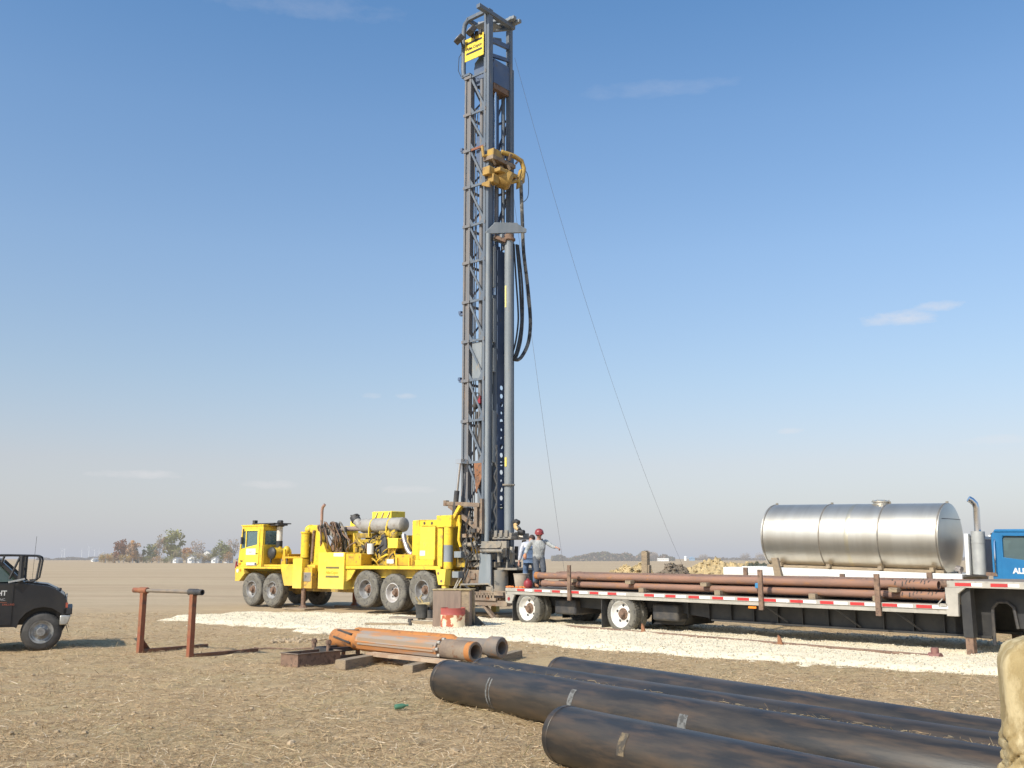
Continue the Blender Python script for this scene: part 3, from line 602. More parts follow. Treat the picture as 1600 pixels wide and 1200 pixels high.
m=MB(); m.box(2.6,3.0,-.9,.9,1.55,1.95); m.box(2.0,3.3,-.75,.75,.95,1.45); m.build('rear_frame',engy,rig,.01)
# ------------------------------------------------------------------ mast of the rig
HZL=[18.57,17.17,15.82,14.47,13.06,11.75,10.37,9.0,7.66,6.3,4.92,3.5]
mb=MB()
def ibeam(x0,x1,y0,y1,z0,z1):
    mb.box(x0,x0+.075,y0,y1,z0,z1); mb.box(x1-.075,x1,y0,y1,z0,z1); mb.box(x0+.075,x1-.075,y0+.05,y0+.09,z0,z1)
mb.mi=1; ibeam(2.55,2.85,-.64,-.44,1.5,18.68); mb.mi=0
mb.box(3.45,3.55,-.64,-.42,1.2,20.95); mb.box(3.555,3.67,-.62,-.40,1.2,20.93)     # corner post, near rear
mb.box(3.45,3.67,.56,.68,1.2,20.62); mb.box(3.45,3.67,.69,.75,1.2,19.1)            # far rear
ibeam(2.55,2.85,.6,.8,1.5,18.68)
MAST=mb.build('mast',[mast,mastw],rig,.006)
def sub(name,mat,m,b=0): return m.build(name,mat,MAST,b)
random.seed(5)
for i,z in enumerate(HZL):
    sub('cross_bar',redox if i==2 else mast,MB().bar((2.84,-.60,z),(3.46,-.60,z),.05,.075))
    sub('cross_bar',mastd,MB().bar((2.84,.70,z+.05),(3.46,.70,z+.05),.05,.075))
    sub('cross_bar',mastd,MB().bar((2.70,-.44,z-.1),(2.70,.62,z-.1),.06,.08))
    if i>0:
        zt=HZL[i-1]-(.02 if i%2 else .10); sub('diagonal_brace',mast,MB().bar((2.84,-.59,zt-.05),(3.46,-.59,z+.12),.045,.07))
        sub('diagonal_brace',mastd,MB().bar((3.46,.69,zt-.05),(2.84,.69,z+.12),.045,.07))
        sub('diagonal_brace',mastd,MB().bar((2.71,-.44,zt-.1),(2.71,.62,z+.1),.05,.06))
    # welded collars at the chord and little lugs
    sub('collar',mastw,MB().box(2.53,2.87,-.665,-.645,z-.05,z+.05).box(3.52,3.56,-.66,-.641,z-.06,z+.06))
for i,z in enumerate(HZL[1:]):
    zt=HZL[i]
    if i%2: sub('diagonal_brace',mastd,MB().bar((2.84,.66,z+.12),(3.46,.66,zt-.05),.04,.06))
    sub('diagonal_brace',mastd,MB().bar((2.66,.62,zt-.1),(2.66,-.44,z+.1),.04,.055))
    sub('gusset_plate',mast,MB().prism([(2.85,z+.04),(3.0,z+.04),(2.85,z+.26)],-.625,-.61)); sub('gusset_plate',mast,MB().prism([(3.45,z+.04),(3.45,z+.30),(3.30,z+.04)],-.625,-.61))
for x,y,r in ((2.95,-.50,.022),(3.01,-.48,.016),(3.40,-.36,.026),(2.90,.40,.03)):
    random.seed(int(x*100)); sub('hydraulic_line',dark,MB().tube(cat([(x+random.uniform(-.02,.02),y+random.uniform(-.03,.03),z) for z in np.arange(2.4,17.5,1.5)],3),r,6))
for z in (15.9,10.0,7.7,4.95): sub('lug',mastd,MB().box(2.36,2.55,-.6,-.5,z-.04,z+.04).box(2.34,2.44,-.62,-.48,z+.02,z+.12))
# the crown
sub('crown_pipe',mast,MB().tube([(2.47,-.6,18.72),(2.45,-.6,18.9),(2.44,-.6,20.45),(2.50,-.6,20.72),(2.68,-.6,20.86)],.085,12).box(2.4,2.8,-.66,-.5,18.66,18.74))
m=MB(); m.bar((2.62,-.60,20.86),(3.56,-.60,20.86),.12,.14); m.bar((2.62,.4,20.90),(3.56,.66,20.75),.12,.14); m.bar((2.70,-.1,20.9),(3.60,.2,20.85),.14,.1); m.bar((2.66,-.66,20.84),(2.66,.5,20.84),.12,.14)
m.bar((2.5,-.6,19.9),(2.62,.55,19.8),.12,.2); m.bar((2.9,-.5,20.1),(3.3,.4,20.2),.3,.12)
sub('crown_beam',mast,m,.01)
sub('crown_beam',mast,MB().bar((3.60,-1.12,20.80),(3.66,.74,20.74),.17,.15),.01)
sub('crown_beam',mastd,MB().bar((3.56,-.4,19.83),(3.56,.62,19.95),.10,.16).bar((3.56,-.4,19.25),(3.56,.62,19.45),.10,.12))
m=MB(); m.box(3.1,3.98,.36,.52,20.86,20.98); m.box(3.2,4.05,.58,.72,20.80,20.92); m.cyl((3.8,.34,20.92),(3.8,.76,20.92),.07,10); sub('sheave_bracket',lgrey,m,.008)
sub('crown_plate',lgrey,MB().box(2.72,3.4,-.3,.35,20.70,20.74))
m=MB(); m.box(2.85,3.62,-.30,.60,18.25,19.15); m.prism([(2.8,18.3),(2.8,19.2),(3.2,19.5),(3.64,19.0),(3.64,18.2)],-.40,-.34); m.prism([(2.8,18.3),(2.8,19.2),(3.2,19.5),(3.64,19.0),(3.64,18.2)],.60,.64); m.cyl((3.2,-.42,18.9),(3.2,.66,18.9),.42,24)
sub('crown_block',mastd,m,.01)
sub('crown_block_shoe',rustb,MB().box(3.0,3.6,-.28,.55,18.05,18.25))
m=MB(); m.tube([(2.42,-.62,19.7),(2.28,-.66,19.5),(2.25,-.66,19.0),(2.36,-.64,18.75)],.012,6); sub('cable_loop',black,m)
# inner members
sub('feed_cylinder',mastd,MB().cyl((3.12,.26,2.4),(3.12,.26,18.2),.20,20))
sub('chrome_rod',chrome,MB().cyl((3.47,-.04,10.6),(3.47,-.04,18.1),.042,12))
sub('hoist_cylinder',mast,MB().cyl((3.47,-.04,2.2),(3.47,-.04,10.6),.085,14))
sub('guide_tube',mastw,MB().cyl((3.22,-.46,2.2),(3.22,-.46,18.4),.075,12))
sub('guide_tube',mast,MB().cyl((3.32,.56,12.4),(3.32,.56,18.4),.07,12))
sub('stand_pipe',lgrey,MB().cyl((3.77,-.72,2.3),(3.77,-.72,12.55),.08,14))
m=MB()
for z0,z1 in ((10.8,12.2),(8.9,10.4),(7.9,8.7),(4.9,6.6)): m.box(3.60,3.70,-.36,-.24,z0,z1)
sub('cover_strip',lgrey,m)
sub('cover_panel',mastd,MB().box(3.0,3.2,-.5,-.42,15.05,16.3).box(2.9,3.25,-.3,.5,11.9,12.5))
sub('side_tank',lgrey,MB().box(2.92,3.36,-.56,-.40,7.7,8.95),.02)
m=MB(); m.cyl((3.0,-.5,6.75),(3.3,-.5,7.1),.11,10); m.tube([(3.0,-.5,6.6),(3.06,-.52,7.25),(3.22,-.5,7.2),(3.28,-.5,6.6),(3.2,-.5,5.6),(3.26,-.5,4.9)],.045,8); m.tube([(3.12,-.5,6.6),(3.08,-.5,5.9),(3.2,-.5,5.2)],.035,8); sub('winch_hoses',dark,m)
sub('winch_motor',red,MB().box(3.22,3.34,-.6,-.5,6.85,7.1))
sub('pivot_bracket',rust,MB().prism([(3.1,4.9),(3.44,5.0),(3.44,4.4),(3.2,3.9)],-.62,-.56).cyl((3.27,-.64,4.55),(3.27,-.55,4.55),.07,10))
# perforated plate seen through the open rear face
m=MB(); zc=7.50
for k in range(17):
    z=zc-k*.285; o=[(.24,z-.1425),(.46,z-.1425),(.68,z-.1425),(.68,z),(.68,z+.1425),(.46,z+.1425),(.24,z+.1425),(.24,z)]
    r=.085 if k not in (3,5,6,11) else .05
    i=[(.46+r*math.cos(a),z+r*math.sin(a)) for a in [R(q) for q in (-135,-90,-45,0,45,90,135,180)]]
    m.ring(o,i,3.34,3.36,'x')
m.box(3.34,3.36,.24,.68,7.645,12.3); m.box(3.34,3.36,.24,.40,1.6,2.8)
sub('perforated_plate',mastd,m)
m=MB(); zz=np.arange(2.5,5.6,.28)
for k in range(len(zz)-1): a,b=((.02,.16) if k%2 else (.16,.02)); m.bar((3.62,a-.25,zz[k]),(3.62,b-.25,zz[k+1]),.03,.05)
m.bar((3.62,-.08,2.5),(3.62,-.08,5.5),.025); sub('ladder_lattice',alu,m)
sub('lower_shroud',mastd,MB().box(3.0,3.45,.05,.58,1.6,3.4).box(3.1,3.3,-.2,.1,1.6,4.2))
# raising cylinder
sub('raising_cylinder',dark,MB().cyl((2.50,-.92,2.9),(2.62,-.9,4.0),.085,14))
sub('raising_rod',chrome,MB().cyl((2.62,-.9,4.0),(2.72,-.88,4.95),.05,12).box(2.6,2.84,-.96,-.66,4.88,5.02))
sub('raising_cylinder',dark,MB().cyl((2.50,.92,2.9),(2.66,.9,4.5),.085,14).cyl((2.66,.9,4.5),(2.72,.88,4.95),.05,12).box(2.6,2.84,.66,.96,4.88,5.02))
# folding rusty support frame
m=MB(); m.bar((2.20,-.92,3.60),(3.66,-.92,3.50),.12,.13); m.box(2.10,2.22,-1.0,-.84,3.52,3.70); m.bar((2.30,-.92,3.53),(3.66,-.92,2.68),.10,.13); m.bar((3.50,-.92,3.48),(3.50,-.92,2.62),.12,.14); m.bar((3.68,-.86,3.7),(3.68,-.86,2.6),.12,.1)
m.build('support_frame',mudbrown,rig,.008)
# sign and floodlights at the top
sg=MB().box(2.62,3.50,-.72,-.69,19.17,20.02).build('maker_sign',lem,rig,.004)
MB().box(2.69,3.43,-.727,-.721,19.78,19.86).build('stripe',black,sg); MB().box(2.69,3.43,-.727,-.721,19.39,19.47).build('stripe',black,sg)
text_mesh('lettering','Atlas Copco',.165,black,sg,face_front(2.69,-.724,19.56),spacing=.88,bold=.004)
def flood(x,y,z):
    f=MB().box(-.17,.17,-.10,.10,-.12,.12); f.bar((0,.1,0),(0,.3,-.2),.05); o=f.build('floodlight',dark,rig,.015,loc=(x,y,z),rot=(R(-32),0,R(-20)))
    MB().box(-.14,.14,-.108,-.102,-.09,.09).build('lens',greyp,o); return o
f=flood(2.55,-.95,19.98); copy_tree(f,rig).location=(3.10,-.92,20.12)
m=MB()
for x in (2.95,3.15,3.33): m.box(x,x+.12,-.80,-.73,19.98,20.12)
m.build('sign_clips',dark,rig)
# rotary top head
m=MB(); m.lathe([(0,-.18),(.26,-.18),(.33,-.10),(.35,.05),(.33,.25),(.24,.34),(.0,.34)],(3.78,-.02,14.72),(.42,.42,-.25),24)
m.box(3.52,3.84,-.76,-.45,14.66,14.95); m.box(3.55,3.9,-.62,-.30,14.40,14.7); m.prism([(3.5,14.4),(3.86,14.4),(3.86,14.15),(3.5,14.3)],-.78,-.70)
m.box(3.55,4.1,-.50,.45,14.78,14.92)
a=m.build('top_head',M('mustard_paint',(.34,.205,.055),(.46,.29,.08),3,.55,c3=(.28,.17,.08),sc3=5,lo3=.55,hi3=.66),rig,.02)
m=MB(); m.box(3.66,3.95,-.68,-.25,15.33,15.58); m.tube([(3.55,-.8,15.7),(3.58,-.78,15.35),(3.7,-.5,15.42)],.06,10); m.tube([(3.8,-.1,15.66),(4.0,.35,15.60),(4.08,.66,15.50),(4.10,.76,15.25),(4.10,.70,14.9),(4.06,.6,14.7)],.085,12); m.tube([(3.95,.2,14.6),(4.05,.55,14.75),(4.1,.72,15.1)],.07,10); m.prism([(.45,14.4),(.80,14.75),(.80,15.1),(.62,15.2),(.5,14.9)],4.0,4.12,'x'); m.build('gooseneck',M('head_yellow',(.45,.29,.07),(.33,.21,.07),4,.5),a,.01)
random.seed(21); m=MB(); m.box(3.5,3.95,-.7,.5,15.2,15.34); m.cyl((3.7,0,14.9),(3.7,0,15.6),.10,14)
for k in range(16): x,y,z=random.uniform(3.6,4.0),random.uniform(-.5,.55),random.uniform(14.85,15.5); m.cyl((x,y,z),(x+random.uniform(-.15,.15),y+random.uniform(-.2,.2),z+random.uniform(-.25,.2)),random.uniform(.03,.07),8)
m.build('gear_motors',mudbrown,a)
MB().cyl((3.52,-.04,12.7),(3.52,-.04,14.4),.06,12).build('swivel_pipe',mastw,a)
# centralizer arm, pipe in the hole
m=MB(); A=Vector((3.72,-.80,0)); Bv=Vector((4.42,.62,0)); d=(Bv-A)
def ap(t,z): p=A+d*t; return (p.x,p.y,z)
n=Vector((d.y,-d.x,0)).normalized()*.05
poly=[(0,12.50),(1,12.98),(1.0,12.85),(.93,12.83),(.0,12.40)]
front=[ap(0,12.60),ap(.03,12.66),ap(.18,12.92),ap(.2,12.97),ap(.72,13.07),ap(.75,13.02),ap(.94,12.90),ap(.94,12.78),ap(.02,12.53)]
k=len(front); vs=[Vector(p)+n for p in front]+[Vector(p)-n for p in front]
m.add(vs,[tuple(range(k)),tuple(range(2*k-1,k-1,-1))]+[(i,k+i,k+(i+1)%k,(i+1)%k) for i in range(k)]); m.box(3.6,4.05,-.35,.3,12.45,12.58)
m.build('pipe_arm',lgrey,rig,.008)
m=MB(); m.lathe([(.0,0),(.15,0),(.22,.03),(.22,.09),(.17,.11),(.17,.22),(.0,.22)],(4.10,-.04,12.38),(0,0,1),20); m.bar((3.8,-.45,12.5),(4.1,-.2,12.35),.12); m.build('pipe_clamp',rustb,rig)
p=MB().cyl((4.10,-.05,2.6),(4.10,-.05,12.4),.140,24).build('drill_pipe',lgrey,rig)
MB().lathe([(.142,0),(.20,0),(.20,.05),(.142,.05)],(4.10,-.05,4.14),(0,0,1),20).box(3.86,4.34,-.08,-.02,4.14,4.18).build('pipe_band',mudgrey,p)
MB().box(4.06,4.14,-.20,-.192,4.75,5.05).build('paint_mark',M('yellow_mark',(.75,.6,.15),rough=.5),p); MB().box(4.06,4.12,-.20,-.192,10.05,10.8).build('paint_mark',M('yellow_mark2',(.75,.65,.25),rough=.5),p)
# hydraulic hoses hanging from the top head
def hose(pts,r,mat,n=8): return MB().tube(cat(pts,8),r,n).build('hydraulic_hose',mat,rig)
hb=M('black_hose',(.045,.05,.055),(.08,.08,.08),6,.6); hw=M('wrapped_hose',(.05,.05,.05),(.20,.19,.17),3.5,.7,lo=.48,hi=.55)
hose([(4.10,.60,14.75),(4.12,.66,13.2),(4.12,.72,12.2),(4.12,.92,11.1),(4.12,1.06,10.1),(4.12,1.06,9.5),(4.12,.92,8.95),(4.12,.55,8.45),(4.10,.25,8.35),(3.8,.2,8.55)],.062,hw)
hose([(4.05,.42,12.4),(4.10,.52,11.2),(4.10,.60,10.2),(4.12,.58,9.6),(4.12,.42,8.9),(4.1,.22,8.42),(3.8,.2,8.5)],.042,hb)
hose([(4.02,.32,12.4),(4.06,.38,11.2),(4.08,.46,10.2),(4.1,.44,9.6),(4.1,.28,8.85),(4.05,.12,8.5),(3.7,.2,8.55)],.030,hb)
hose([(4.06,.50,12.4),(4.14,.60,11.2),(4.14,.66,10.2),(4.14,.62,9.4),(4.14,.48,8.8),(4.12,.25,8.36),(3.8,.2,8.48)],.034,hb)
hose([(4.10,.72,15.3),(4.14,.95,15.0),(4.14,.95,14.3),(4.12,.72,14.0)],.012,hb)
# rig table, breakout gear and base
m=MB(); m.box(3.72,4.62,-.55,.42,2.42,2.50); m.box(3.75,4.6,-.5,.38,2.5,2.62)
for k in range(4): m.box(3.72+.22*k,3.84+.22*k,-.58,-.5,2.48,2.70)
m.build('rig_table',mudgrey,rig,.012)
m=MB(); m.cyl((2.92,-.85,2.26),(3.5,-.85,2.26),.075,14); m.mi=1; m.cyl((3.5,-.85,2.26),(3.72,-.85,2.26),.035,10); m.mi=0; m.box(3.70,4.75,-.92,-.78,2.14,2.36); m.cyl((3.7,-.92,2.06),(4.6,-.92,2.06),.055,10); m.cyl((4.45,-.95,2.26),(4.45,-.75,2.26),.11,14)
m.build('breakout_cylinder',[mudgrey,chrome],rig,.008)
m=MB(); m.prism([(2.72,1.75),(2.78,2.25),(3.10,2.05),(3.20,1.75)],-.80,-.72); m.box(3.0,4.0,-.82,-.5,1.78,1.98); m.box(2.9,4.1,-.7,.6,1.55,1.72); m.build('base_frame',mudgrey,rig,.01)
m=MB(); m.box(2.84,3.56,-.84,-.3,1.03,1.47); m.box(2.96,3.0,-.87,-.84,1.05,1.46); m.box(3.2,3.42,-.88,-.84,1.18,1.38); m.build('mud_box',mudbrown,rig,.012)
MB().prism([(3.55,1.02),(3.62,2.0),(4.06,1.95),(4.08,1.02)],-.88,-.80).build('splash_plate',lgrey,rig,.01)
MB().cyl((4.08,-.45,.80),(4.08,-.45,1.47),.27,24).box(3.9,4.9,-.6,.6,1.47,1.54).build('mud_pan',mudgrey,rig,.01)
MB().box(3.0,3.9,-.4,.7,.95,1.7).box(4.0,4.7,.1,.9,.5,1.5).build('slip_box',dark,rig)
m=MB(); m.box(2.85,4.9,-1.25,-1.19,.72,.82)
for k in range(9): m.box(3.50+.12*k,3.57+.12*k,-1.25,-.7,.64,.80)
m.box(3.45,4.62,-1.26,-1.24,.56,.64); m.box(3.45,4.62,-.72,-.68,.56,.84); m.build('step_grating',mudbrown,rig)
m=MB(); m.tube([(3.05,-1.2,.8),(3.12,-1.2,1.02),(4.25,-1.2,1.06),(4.42,-1.2,.98),(4.46,-1.2,.72)],.03,8); m.build('hand_rail',mudgrey,rig)
m=MB(); m.box(3.0,5.0,-1.2,-1.0,.40,.56); m.box(3.0,5.0,.2,.4,.40,.56); m.bar((4.0,-1.1,.42),(4.45,-1.1,.02),.16,.08); m.box(3.0,3.2,-1.0,.2,.42,.54); m.box(4.75,4.95,-1.0,.2,.42,.54); m.build('platform_beam',mudbrown,rig,.01)
m=MB(); m.bar((2.88,-1.0,1.28),(2.45,-1.1,.45),.035); m.bar((2.95,-1.0,1.2),(2.75,-1.05,.9),.03); m.build('brace_rod',alu,rig)
m=MB(); m.box(2.64,2.92,-1.12,-.85,1.22,1.42); m.build('gauge_box',lgrey,rig,.01); MB().box(2.70,3.0,-1.1,-.85,1.85,2.05).build('gauge_box',lgrey,rig,.01)
random.seed(9); m=MB()
for k in range(46):
    x=random.uniform(2.7,3.5); z=random.uniform(1.5,3.5); y=random.uniform(-1.0,-.5); m.mi=random.choice((0,0,1,2,0))
    if random.random()<.7: m.tube(cat([(x,y,z),(x+random.uniform(-.1,.15),y-.07,z-.2),(x+random.uniform(-.2,.25),y-.05,z-.45),(x+random.uniform(-.25,.3),y,z-random.uniform(.6,.9))]),random.uniform(.014,.035),6)
    else: s=random.uniform(.05,.13); m.box(x,x+s*1.5,y-.06,y+.05,z,z+s)
m.build('control_hoses',[dark,mudgrey,mudbrown,mastd],rig)
m=MB(); m.tube([(2.75,-1.0,3.15),(2.9,-1.05,2.9),(2.86,-1.05,2.4),(2.9,-1.0,2.2)],.05,8); m.box(2.74,2.9,-1.06,-.96,2.85,3.2); m.build('lever_bank',yel,rig)
random.seed(13); m=MB()
for k in range(16):
    x=random.uniform(3.95,4.75); y=random.uniform(-.75,.3); z=random.uniform(1.6,2.1); m.mi=random.choice((0,1,2)); m.bar((x,y,z-.1),(x+random.uniform(-.05,.05),y,z+random.uniform(.15,.35)),random.uniform(.04,.11))
m.build('slips_and_fittings',[mudgrey,dark,alu],rig)
# air swivel block beside the pipe
m=MB(); m.tube([(4.36,-.1,2.94),(4.46,-.1,2.98),(4.56,-.1,2.93)],.09,10); m.mi=1; m.tube([(4.48,-.16,2.90),(4.54,-.2,2.80),(4.64,-.2,2.72)],[.07,.085,.06],10); m.mi=0; m.tube([(4.56,-.2,2.84),(4.70,-.2,2.74)],.05,8); m.tube([(4.62,-.15,2.70),(4.72,-.15,2.64),(4.82,-.15,2.64)],.08,10); m.bar((4.36,0,2.60),(4.72,-.1,2.60),.10,.10); m.mi=2; m.bar((4.44,-.1,2.54),(4.76,-.12,2.50),.05,.05)
m.build('hose_swivel',[black,M('orange_tan_paint',(.55,.33,.12),(.6,.42,.2),9),white2],rig,.01)
# two guy cables from the mast
def guy(p,q,sag,label):
    P=[]; p=Vector(p); q=Vector(q)
    for k in range(25):
        t=k/24; v=p.lerp(q,t); v.z-=sag*4*t*(1-t); P.append(v)
    m=MB().tube(P,.0055,6); o=m.build('guy_cable',M('cable_steel',(.22,.23,.26),(.28,.28,.30),8,.6)); tag(o,label,'cable',None); return o
# ------------------------------------------------------------------ flatbed trailer (x to the front/right, y away)
trl=thing('flatbed_trailer','long low drop-deck flatbed trailer with red and white reflective tape and white wheels','trailer',(.4,27.4,.0),rot=(0,R(.22),-R(48)))
m=MB(); m.box(-.86,11.72,.10,2.5,.955,.985)
for k in range(9): m.box(-.86,11.72,.12+.265*k,.36+.265*k,.986,1.0)
m.build('deck',woodd,trl)
for y0,y1 in ((-.02,.09),(2.51,2.62)):
    m=MB(); m.box(-.86,11.74,y0,y1,.915,1.005); m.box(-.86,11.74,y0+.02 if y0<0 else y0,y1 if y0<0 else y1-.02,.83,.915); m.build('side_rail',alu,trl,.004)
m=MB(); m.box(-.875,-.80,.0,2.6,.60,1.0); m.prism([(-.80,.84),(-.80,.58),(-.62,.58),(-.50,.82)],.0,.06); m.build('rear_bumper',alu,trl,.006)
for y in (.06,.22,2.4): MB().cyl((-.895,y+.06,.75),(-.874,y+.06,.75),.05,14).build('tail_light',red,trl)
MB().cyl((-.73,-.014,.70),(-.73,.0,.70),.05,14).build('tail_light',red,trl)
TAPE=[-.36,.34,1.04,1.74,2.44,3.06,4.28,4.94,5.63,6.31,7.0,7.69,8.35,9.06,9.74,10.43,11.12]
for x in TAPE:
    MB().box(x,x+.31,-.026,-.0205,.928,.988).build('red_tape',redtape,trl); MB().box(x+.313,x+.62,-.026,-.0205,.928,.988).build('white_tape',whitetape,trl)
for x in (11.90,12.55,13.2,13.85):
    MB().box(x,x+.30,-.026,-.0205,1.36,1.42).build('red_tape',redtape,trl); MB().box(x+.303,x+.50,-.026,-.0205,1.36,1.42).build('white_tape',whitetape,trl)
# main beams, cross members
for y in (.55,1.95):
    m=MB(); m.prism([(-.8,.82),(2.9,.82),(2.9,.5),(-.8,.6)],y,y+.03); m.prism([(4.0,.82),(12.3,.82),(12.3,.44),(6.0,.44),(4.0,.62)],y,y+.03); m.box(5.9,12.3,y-.08,y+.11,.40,.44); m.box(2.9,4.0,y,y+.03,.6,.82)
    for x in np.arange(5.2,11.8,.62): m.box(x,x+.02,y-.07,y+.10,.44,.82)
    m.build('main_beam',black,trl)
m=MB()
for x in np.arange(-.6,11.7,.42): m.box(x,x+.06,.1,2.5,.83,.95)
m.build('cross_members',black,trl)
for x in (7.6,9.3,10.6): MB().bar((x,.12,.84),(x+.35,.52,.45),.03).build('stay_rod',dark,trl)
# suspension, axles and wheels
for x in (0,3.45):
    m=MB(); m.cyl((x,.2,.47),(x,2.4,.47),.07,12); m.box(x-.5,x+.5,.62,.74,.52,.66); m.box(x-.5,x+.5,1.86,1.98,.52,.66); m.cyl((x-.1,.9,.47),(x-.1,1.1,.47),.2,14); m.build('axle',black,trl)
    m=MB(); m.box(x+.75,x+1.55,.35,2.2,.34,.74); m.build('air_tank',dark,trl,.05)
wt=wheel_set(trl,.472,.25,.325,rubber,whiterim,dd=.13)
first=True
for x in (0,3.45):
    for y,fl in ((.02,0),(.30,0),(2.58,1),(2.30,1)):
        o=wt if first else copy_tree(wt,trl); first=False; put(o,x,y,.465,fl)
for x in (-.60,2.80):
    MB().box(x,x+.015,.02,.60,.10,.80).build('mud_flap',rubber2,trl); MB().box(x,x+.015,2.0,2.58,.10,.80).build('mud_flap',rubber2,trl)
MB().prism([(3.95,.22),(4.15,.45),(5.05,.42),(4.9,.24)],.7,1.9).build('tool_tray',black,trl)
# stakes in the rail pockets
for x,z in ((1.72,1.66),(7.64,1.61),(10.36,1.56)): MB().box(x-.055,x+.055,-.075,-.027,.74,z).build('stake',rustb,trl,.004)
for x,z in ((4.0,1.44),(5.4,1.62),(8.09,1.50),(10.18,1.56)): MB().box(x-.06,x+.06,2.63,2.68,.74,z).build('stake',rustb,trl,.004)
MB().box(7.30,7.50,-.05,-.022,.765,.81).build('marker_light',amber,trl)
# gooseneck with landing gear
m=MB(); m.box(11.74,14.9,.06,2.54,1.345,1.44)
for k in range(8): m.box(11.74,14.9,.10+.3*k,.38+.3*k,1.441,1.458)
m.build('upper_deck',woodd,trl)
for y0,y1 in ((-.02,.06),(2.54,2.62)):
    m=MB(); m.box(11.74,14.9,y0,y1,1.33,1.455); m.prism([(11.70,.80),(11.92,.80),(11.94,1.22),(12.08,1.328),(11.70,1.328)],y0,y1); m.build('gooseneck_frame',alu,trl,.006)
m=MB(); m.box(11.70,11.76,.06,2.54,1.0,1.345); m.build('front_wall',alu,trl)
for y in (.55,1.95):
    m=MB(); m.prism([(11.6,.40),(12.32,.38),(12.34,.95),(12.44,1.06),(12.62,1.06),(12.70,.98),(12.76,.60),(13.3,.60),(13.6,1.0),(14.9,1.05),(14.9,1.34),(11.6,1.34)],y,y+.05); m.build('gooseneck_beam',black,trl)
m=MB(); m.tube([(12.33,.50,.28),(12.34,.50,.95),(12.44,.50,1.07),(12.62,.50,1.07),(12.72,.50,.98),(12.77,.50,.60)],.03,6); m.build('arch_rim',dark,trl)
for y in (.16,2.3):
    m=MB(); m.box(11.95,12.13,y-.09,y+.09,.42,1.34); m.mi=1; m.box(11.97,12.11,y-.07,y+.07,.0,.42); m.box(11.72,12.38,y-.32,y+.32,.05,.10); m.build('landing_leg',[black,rustb],trl)
m=MB(); m.tube([(11.65,-.03,1.12),(11.56,-.04,1.02),(11.58,-.04,.98)],.012,6); m.box(11.60,11.72,-.05,-.022,.98,1.03); m.build('hook',alu,trl)

# ------------------------------------------------------------------ load on the trailer: rusty drill pipes in two layers on timber blocks
def tl(x,y,z):
    v=trl.matrix_basis @ Vector((x,y,z)); return v
bpy.context.view_layer.update()
TM=trl.matrix_basis.copy()
def on_trailer(o,x,y,z):
    o.matrix_basis = TM @ Matrix.Translation((x,y,z)); return o
places_u=['front','second','third','fourth','fifth','farthest']
def load_pipe(r,x0,x1,slots,mat):
    L=x1-x0; m=MB(); m.pipe((0,0,0),(L,0,0),r,r*.86,20)
    m.lathe([(r+.001,0),(r+.012,.01),(r+.012,.16),(r+.001,.18)],(0.0,0,0),(1,0,0),20)
    o=m.build('rusty_drill_pipe',mat)
    if slots:
        s=MB()
        random.seed(int(slots*100))
        for k in range(int(slots/.075)):
            x=L-.1-.075*k
            if random.random()<.22: continue
            for j in range(3):
                a0=2*PI*j/3+random.uniform(-.5,.5); q=[(x+random.uniform(-.01,.01),(r+.0005)*math.cos(a0+t),(r+.0005)*math.sin(a0+t)) for t in np.linspace(0,random.uniform(.5,1.1),5)]
                s.tube(q,.011,5)
        s.build('slots',dark,o); o.children[0]['kind']='stuff'
    return o
ORD=['front','second','third','fourth','fifth','sixth','last']
def plab(i,layer): return (f'front rusty pipe of the {layer} layer on the trailer, nearest the rail' if i==0 else f'{ORD[i]} rusty pipe from the near rail in the {layer} layer on the trailer' if i<6 else f'rusty pipe of the {layer} layer farthest from the near rail on the trailer')
random.seed(41)
for i in range(7):
    x0=-.06 if i==0 else random.uniform(.1,.6); o=load_pipe(.088,x0,11.5-random.uniform(0,.3),1.0 if i in (0,2,3) else 0,rustpipe if i%3!=1 else rustb)
    on_trailer(o,x0,.42+.245*i+random.uniform(-.02,.02),1.353+(random.uniform(-.012,.02) if i else 0)); tag(o,plab(i,'upper'),'pipe','rusty pipes stacked on the trailer')
    if i==0: MB().pipe((-.01,0,0),(.14,0,0),.102,.08,20).build('coupling',rusto,o)
for i in range(7):
    x0=.22 if i==0 else random.uniform(.25,.7); o=load_pipe(.080,x0,11.55-random.uniform(0,.2),1.0 if i in (0,1) else 0,rustpipe if i%2==0 else rustb)
    on_trailer(o,x0,.42+.25*i,1.145); tag(o,plab(i,'lower'),'pipe','rusty pipes stacked on the trailer')
bl=['timber block between the two pipe layers beside the left stake','timber block between the pipe layers left of the trailer middle','timber block between the pipe layers near the trailer middle','timber block between the pipe layers left of the right near stake']
for x,l in zip((1.52,3.55,5.9,10.55),bl): tag(on_trailer(B(-.07,.07,0,1.8,0,.034).box(-.09,.09,-.16,.0,-.03,.06).build('timber_block',wood,None,.008),x,.36,1.229),l,'timber block','timber blocks under the trailer pipes')
bl2=['timber block on the deck under the lower pipes by the left stake','timber block on the deck under the lower pipes behind the second wheel','timber block on the deck under the lower pipes, trailer middle','timber block on the deck under the lower pipes right of the middle stake','timber block on the deck under the lower pipes by the right stake']
for x,l in zip((1.48,4.0,6.3,8.75,10.2),bl2): tag(on_trailer(B(-.06,.06,0,1.7,0,.06).box(-.08,.08,-.12,0,0,.12).build('timber_block',wood,None,.008),x,.30,1.001),l,'timber block','timber blocks under the trailer pipes')
tag(on_trailer(B(-.06,.06,-.06,.06,-.06,.06).build('blue_valve_cap',M('blue_cap',(.05,.22,.42),rough=.5),None,.02),7.35,.30,1.25),'small blue cap on the front pipes beside the middle stake','cap')
